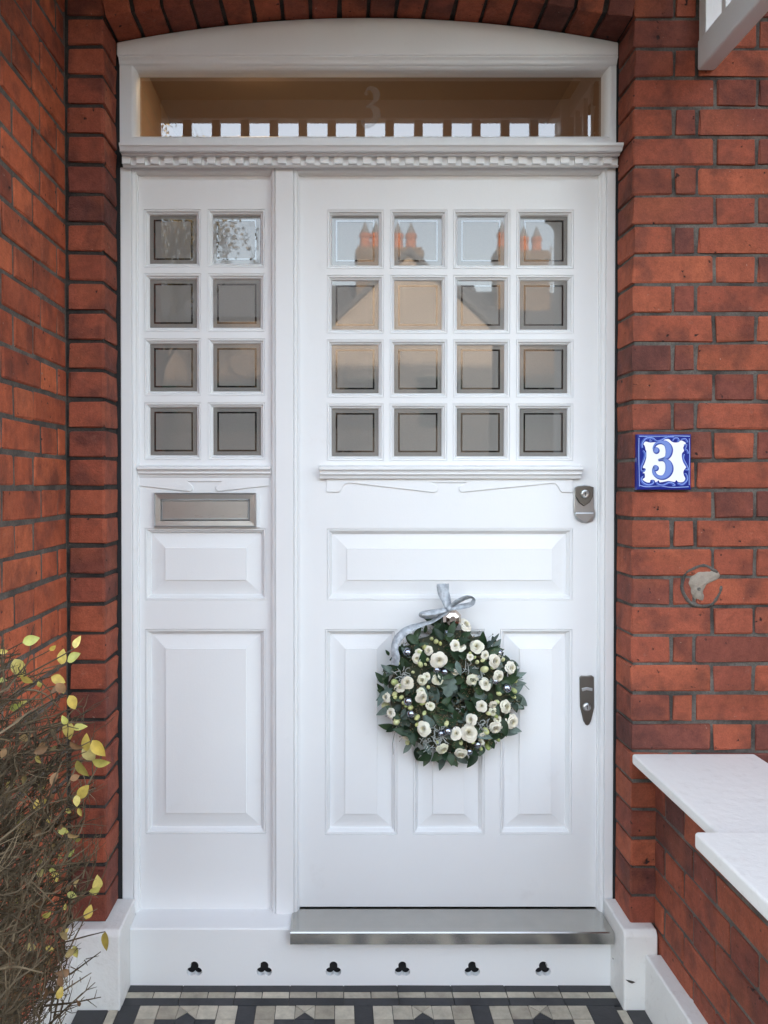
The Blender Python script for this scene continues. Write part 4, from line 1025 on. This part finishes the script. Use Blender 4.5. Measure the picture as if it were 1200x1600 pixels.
def far_house(label, x0, x1, yf, ze, apex, mat, gable=True, depth=8):
    h = thing('far_house', label, 'house', ((x0+x1)/2, yf-depth/2, 0), 'houses across the street')
    if gable:
        xm = (x0+x1)/2
        MB().prism([(x0,-.2),(x1,-.2),(x1,ze),(xm,apex),(x0,ze)], yf-depth, yf).build('wall', mat, h)
        t = .14; o_ = .25
        sl_ = (apex-ze)/(xm-x0)
        MB().prism([(x0-o_, ze-o_*sl_+.01), (xm, apex+.01), (x1+o_, ze-o_*sl_+.01), (x1+o_, ze-o_*sl_+t), (xm, apex+t+.04), (x0-o_, ze-o_*sl_+t)], yf-depth-.1, yf+.2).build('roof', 'slate', h)
    else:
        MB().box(x0, x1, yf-depth, yf, -.2, ze).build('wall', mat, h)
        MB().profile_x(x0-.2, x1+.2, [(yf+.3, ze-.02), (yf-depth/2, apex), (yf-depth-.3, ze-.02)]).build('roof', 'slate', h)
    wv = (x1-x0)
    for a in (.22, .68):
        for z0_, z1_ in ((2.9, 4.2), (.7, 2.1)):
            if z0_ < 2 and a > .5: continue
            window(h, x0+wv*(a-.13), x0+wv*(a+.13), z0_, z1_, yf)
    dr = MB().box(x0+wv*.60, x0+wv*.60+.95, yf-.02, yf+.05, 0, 2.1).build('door', 'door_green', h)
    MB().box(x0+wv*.60+.08, x0+wv*.60+.13, yf+.05, yf+.10, .95, 1.05).build('handle', 'steel', dr)
    return h
h1 = far_house('tan rendered gabled house with four chimney pots, reflected in the door panes', -.17, 4.1, -18, 5.52, 7.5, 'render_tan')
MB().profile_x(-.35, 4.30, [(-18.15, 5.3), (-21.6, 7.55), (-25.0, 5.3)]).build('main_roof', 'slate', h1)
chimney(h1, .56, 2.5, -20.5, -19.7, 5.6, 8.24, (.80, 1.12, 1.84, 2.22), 8.72)
h2 = far_house('brick house with slate roof and red chimney pots, reflected in the upper right panes', 4.45, 9.4, -18.6, 5.3, 7.6, 'stock_brick', False)
chimney(h2, 4.85, 6.45, -21.6, -20.8, 6.0, 8.50, (5.05, 5.40, 5.78, 6.18), 9.0)
h0 = far_house('brick house behind the bare street tree, reflected at the left', -6.3, -1.0, -19.0, 6.0, 8.3, 'stock_brick', False)
h3 = far_house('tan rendered house at the far right across the street', 10.0, 15.0, -18.4, 5.4, 7.4, 'render_tan')
h4 = far_house('tan rendered house at the far left across the street', -12.0, -7.0, -18.4, 5.4, 7.4, 'render_tan')
aer = MB().tube([(6.62,-21.2,7.0),(6.62,-21.2,8.75)], [.02,.02], 5).tube([(6.62,-21.2,8.3),(7.9,-21.2,8.55)], [.015,.015], 4).tube([(6.62,-21.2,8.65),(7.9,-21.2,8.9)], [.015,.015], 4).tube([(6.62,-21.2,8.0),(7.6,-21.2,8.2)], [.015,.015], 4)
aer.build('aerial', 'lead', h2)
gw = MB().box(-14, 16, -14.9, -14.65, -.2, .9).build('garden_wall', 'far_brick', at=(1, -14.8, 0)); tag(gw, 'low brick garden wall across the street', 'wall')
MB().box(-14, 16, -14.93, -14.62, .9, .98).build('coping', 'plaster', gw)
mk('bark', (.07,.055,.04), .9); mat_var('leaf_autumn', [(0, (.30,.16,.05)), (1, (.22,.17,.06))], .6); mk('leaf_evergreen', (.03,.045,.022), .6)
def tree(loc, h, spread, label, seed, leaves, lmat, split=5, lean=0):
    rn = random.Random(seed); t = thing('street_tree', label, 'tree', loc, 'trees across the street'); tb = MB(); lb = MB()
    def br(p, d, l, r, dep):
        pts = [p]
        for i in range(4): d = (d + Vector((rn.uniform(-.22,.22), rn.uniform(-.22,.22), rn.uniform(-.05,.2)))).normalized(); pts.append(pts[-1]+d*l/4)
        tb.tube(pts, [r*(1-.45*i/4) for i in range(5)], 5 if dep > 2 else 3, False)
        if dep:
            for _ in range(3 if dep > 1 else 4):
                k = rn.choice((2,3,4)); br(pts[k], (d + Vector((rn.uniform(-1,1)*spread, rn.uniform(-1,1)*spread, rn.uniform(-.1,.5)))).normalized(), l*rn.uniform(.58,.8), r*.55, dep-1)
        if dep < 3:
            for _ in range(leaves):
                c_ = pts[rn.randint(1,4)] + Vector((rn.uniform(-.25,.25), rn.uniform(-.25,.25), rn.uniform(-.25,.2))); a = Vector((rn.uniform(-1,1), rn.uniform(-1,1), rn.uniform(-1,1))).normalized()*rn.uniform(.025,.055); b_ = a.cross(Vector((rn.uniform(-1,1), rn.uniform(-1,1), rn.uniform(-1,1)))).normalized()*.022
                lb.f(lb.v(*(c_-a)), lb.v(*(c_+b_)), lb.v(*(c_+a)), lb.v(*(c_-b_)))
    br(Vector(loc)+Vector((0,0,-.1)), Vector((lean,0,1)).normalized(), h*.36, h*.016, split)
    tb.build('trunk', 'bark', t)
    stuff(lb.build('crown', lmat, t))
tree((-3.5,-13.4,0), 8.4, .9, 'bare street tree with thin branches, reflected in the side panes', 3, 5, 'leaf_autumn', 6, .2)
tree((-.6,-16.4,0), 6.4, .8, 'smaller autumn tree in front of the tan house across the street', 8, 6, 'leaf_autumn', 4)
tree((6.4,-13.6,0), 7.2, .8, 'dense dark evergreen tree reflected in the right hand panes', 14, 14, 'leaf_evergreen')
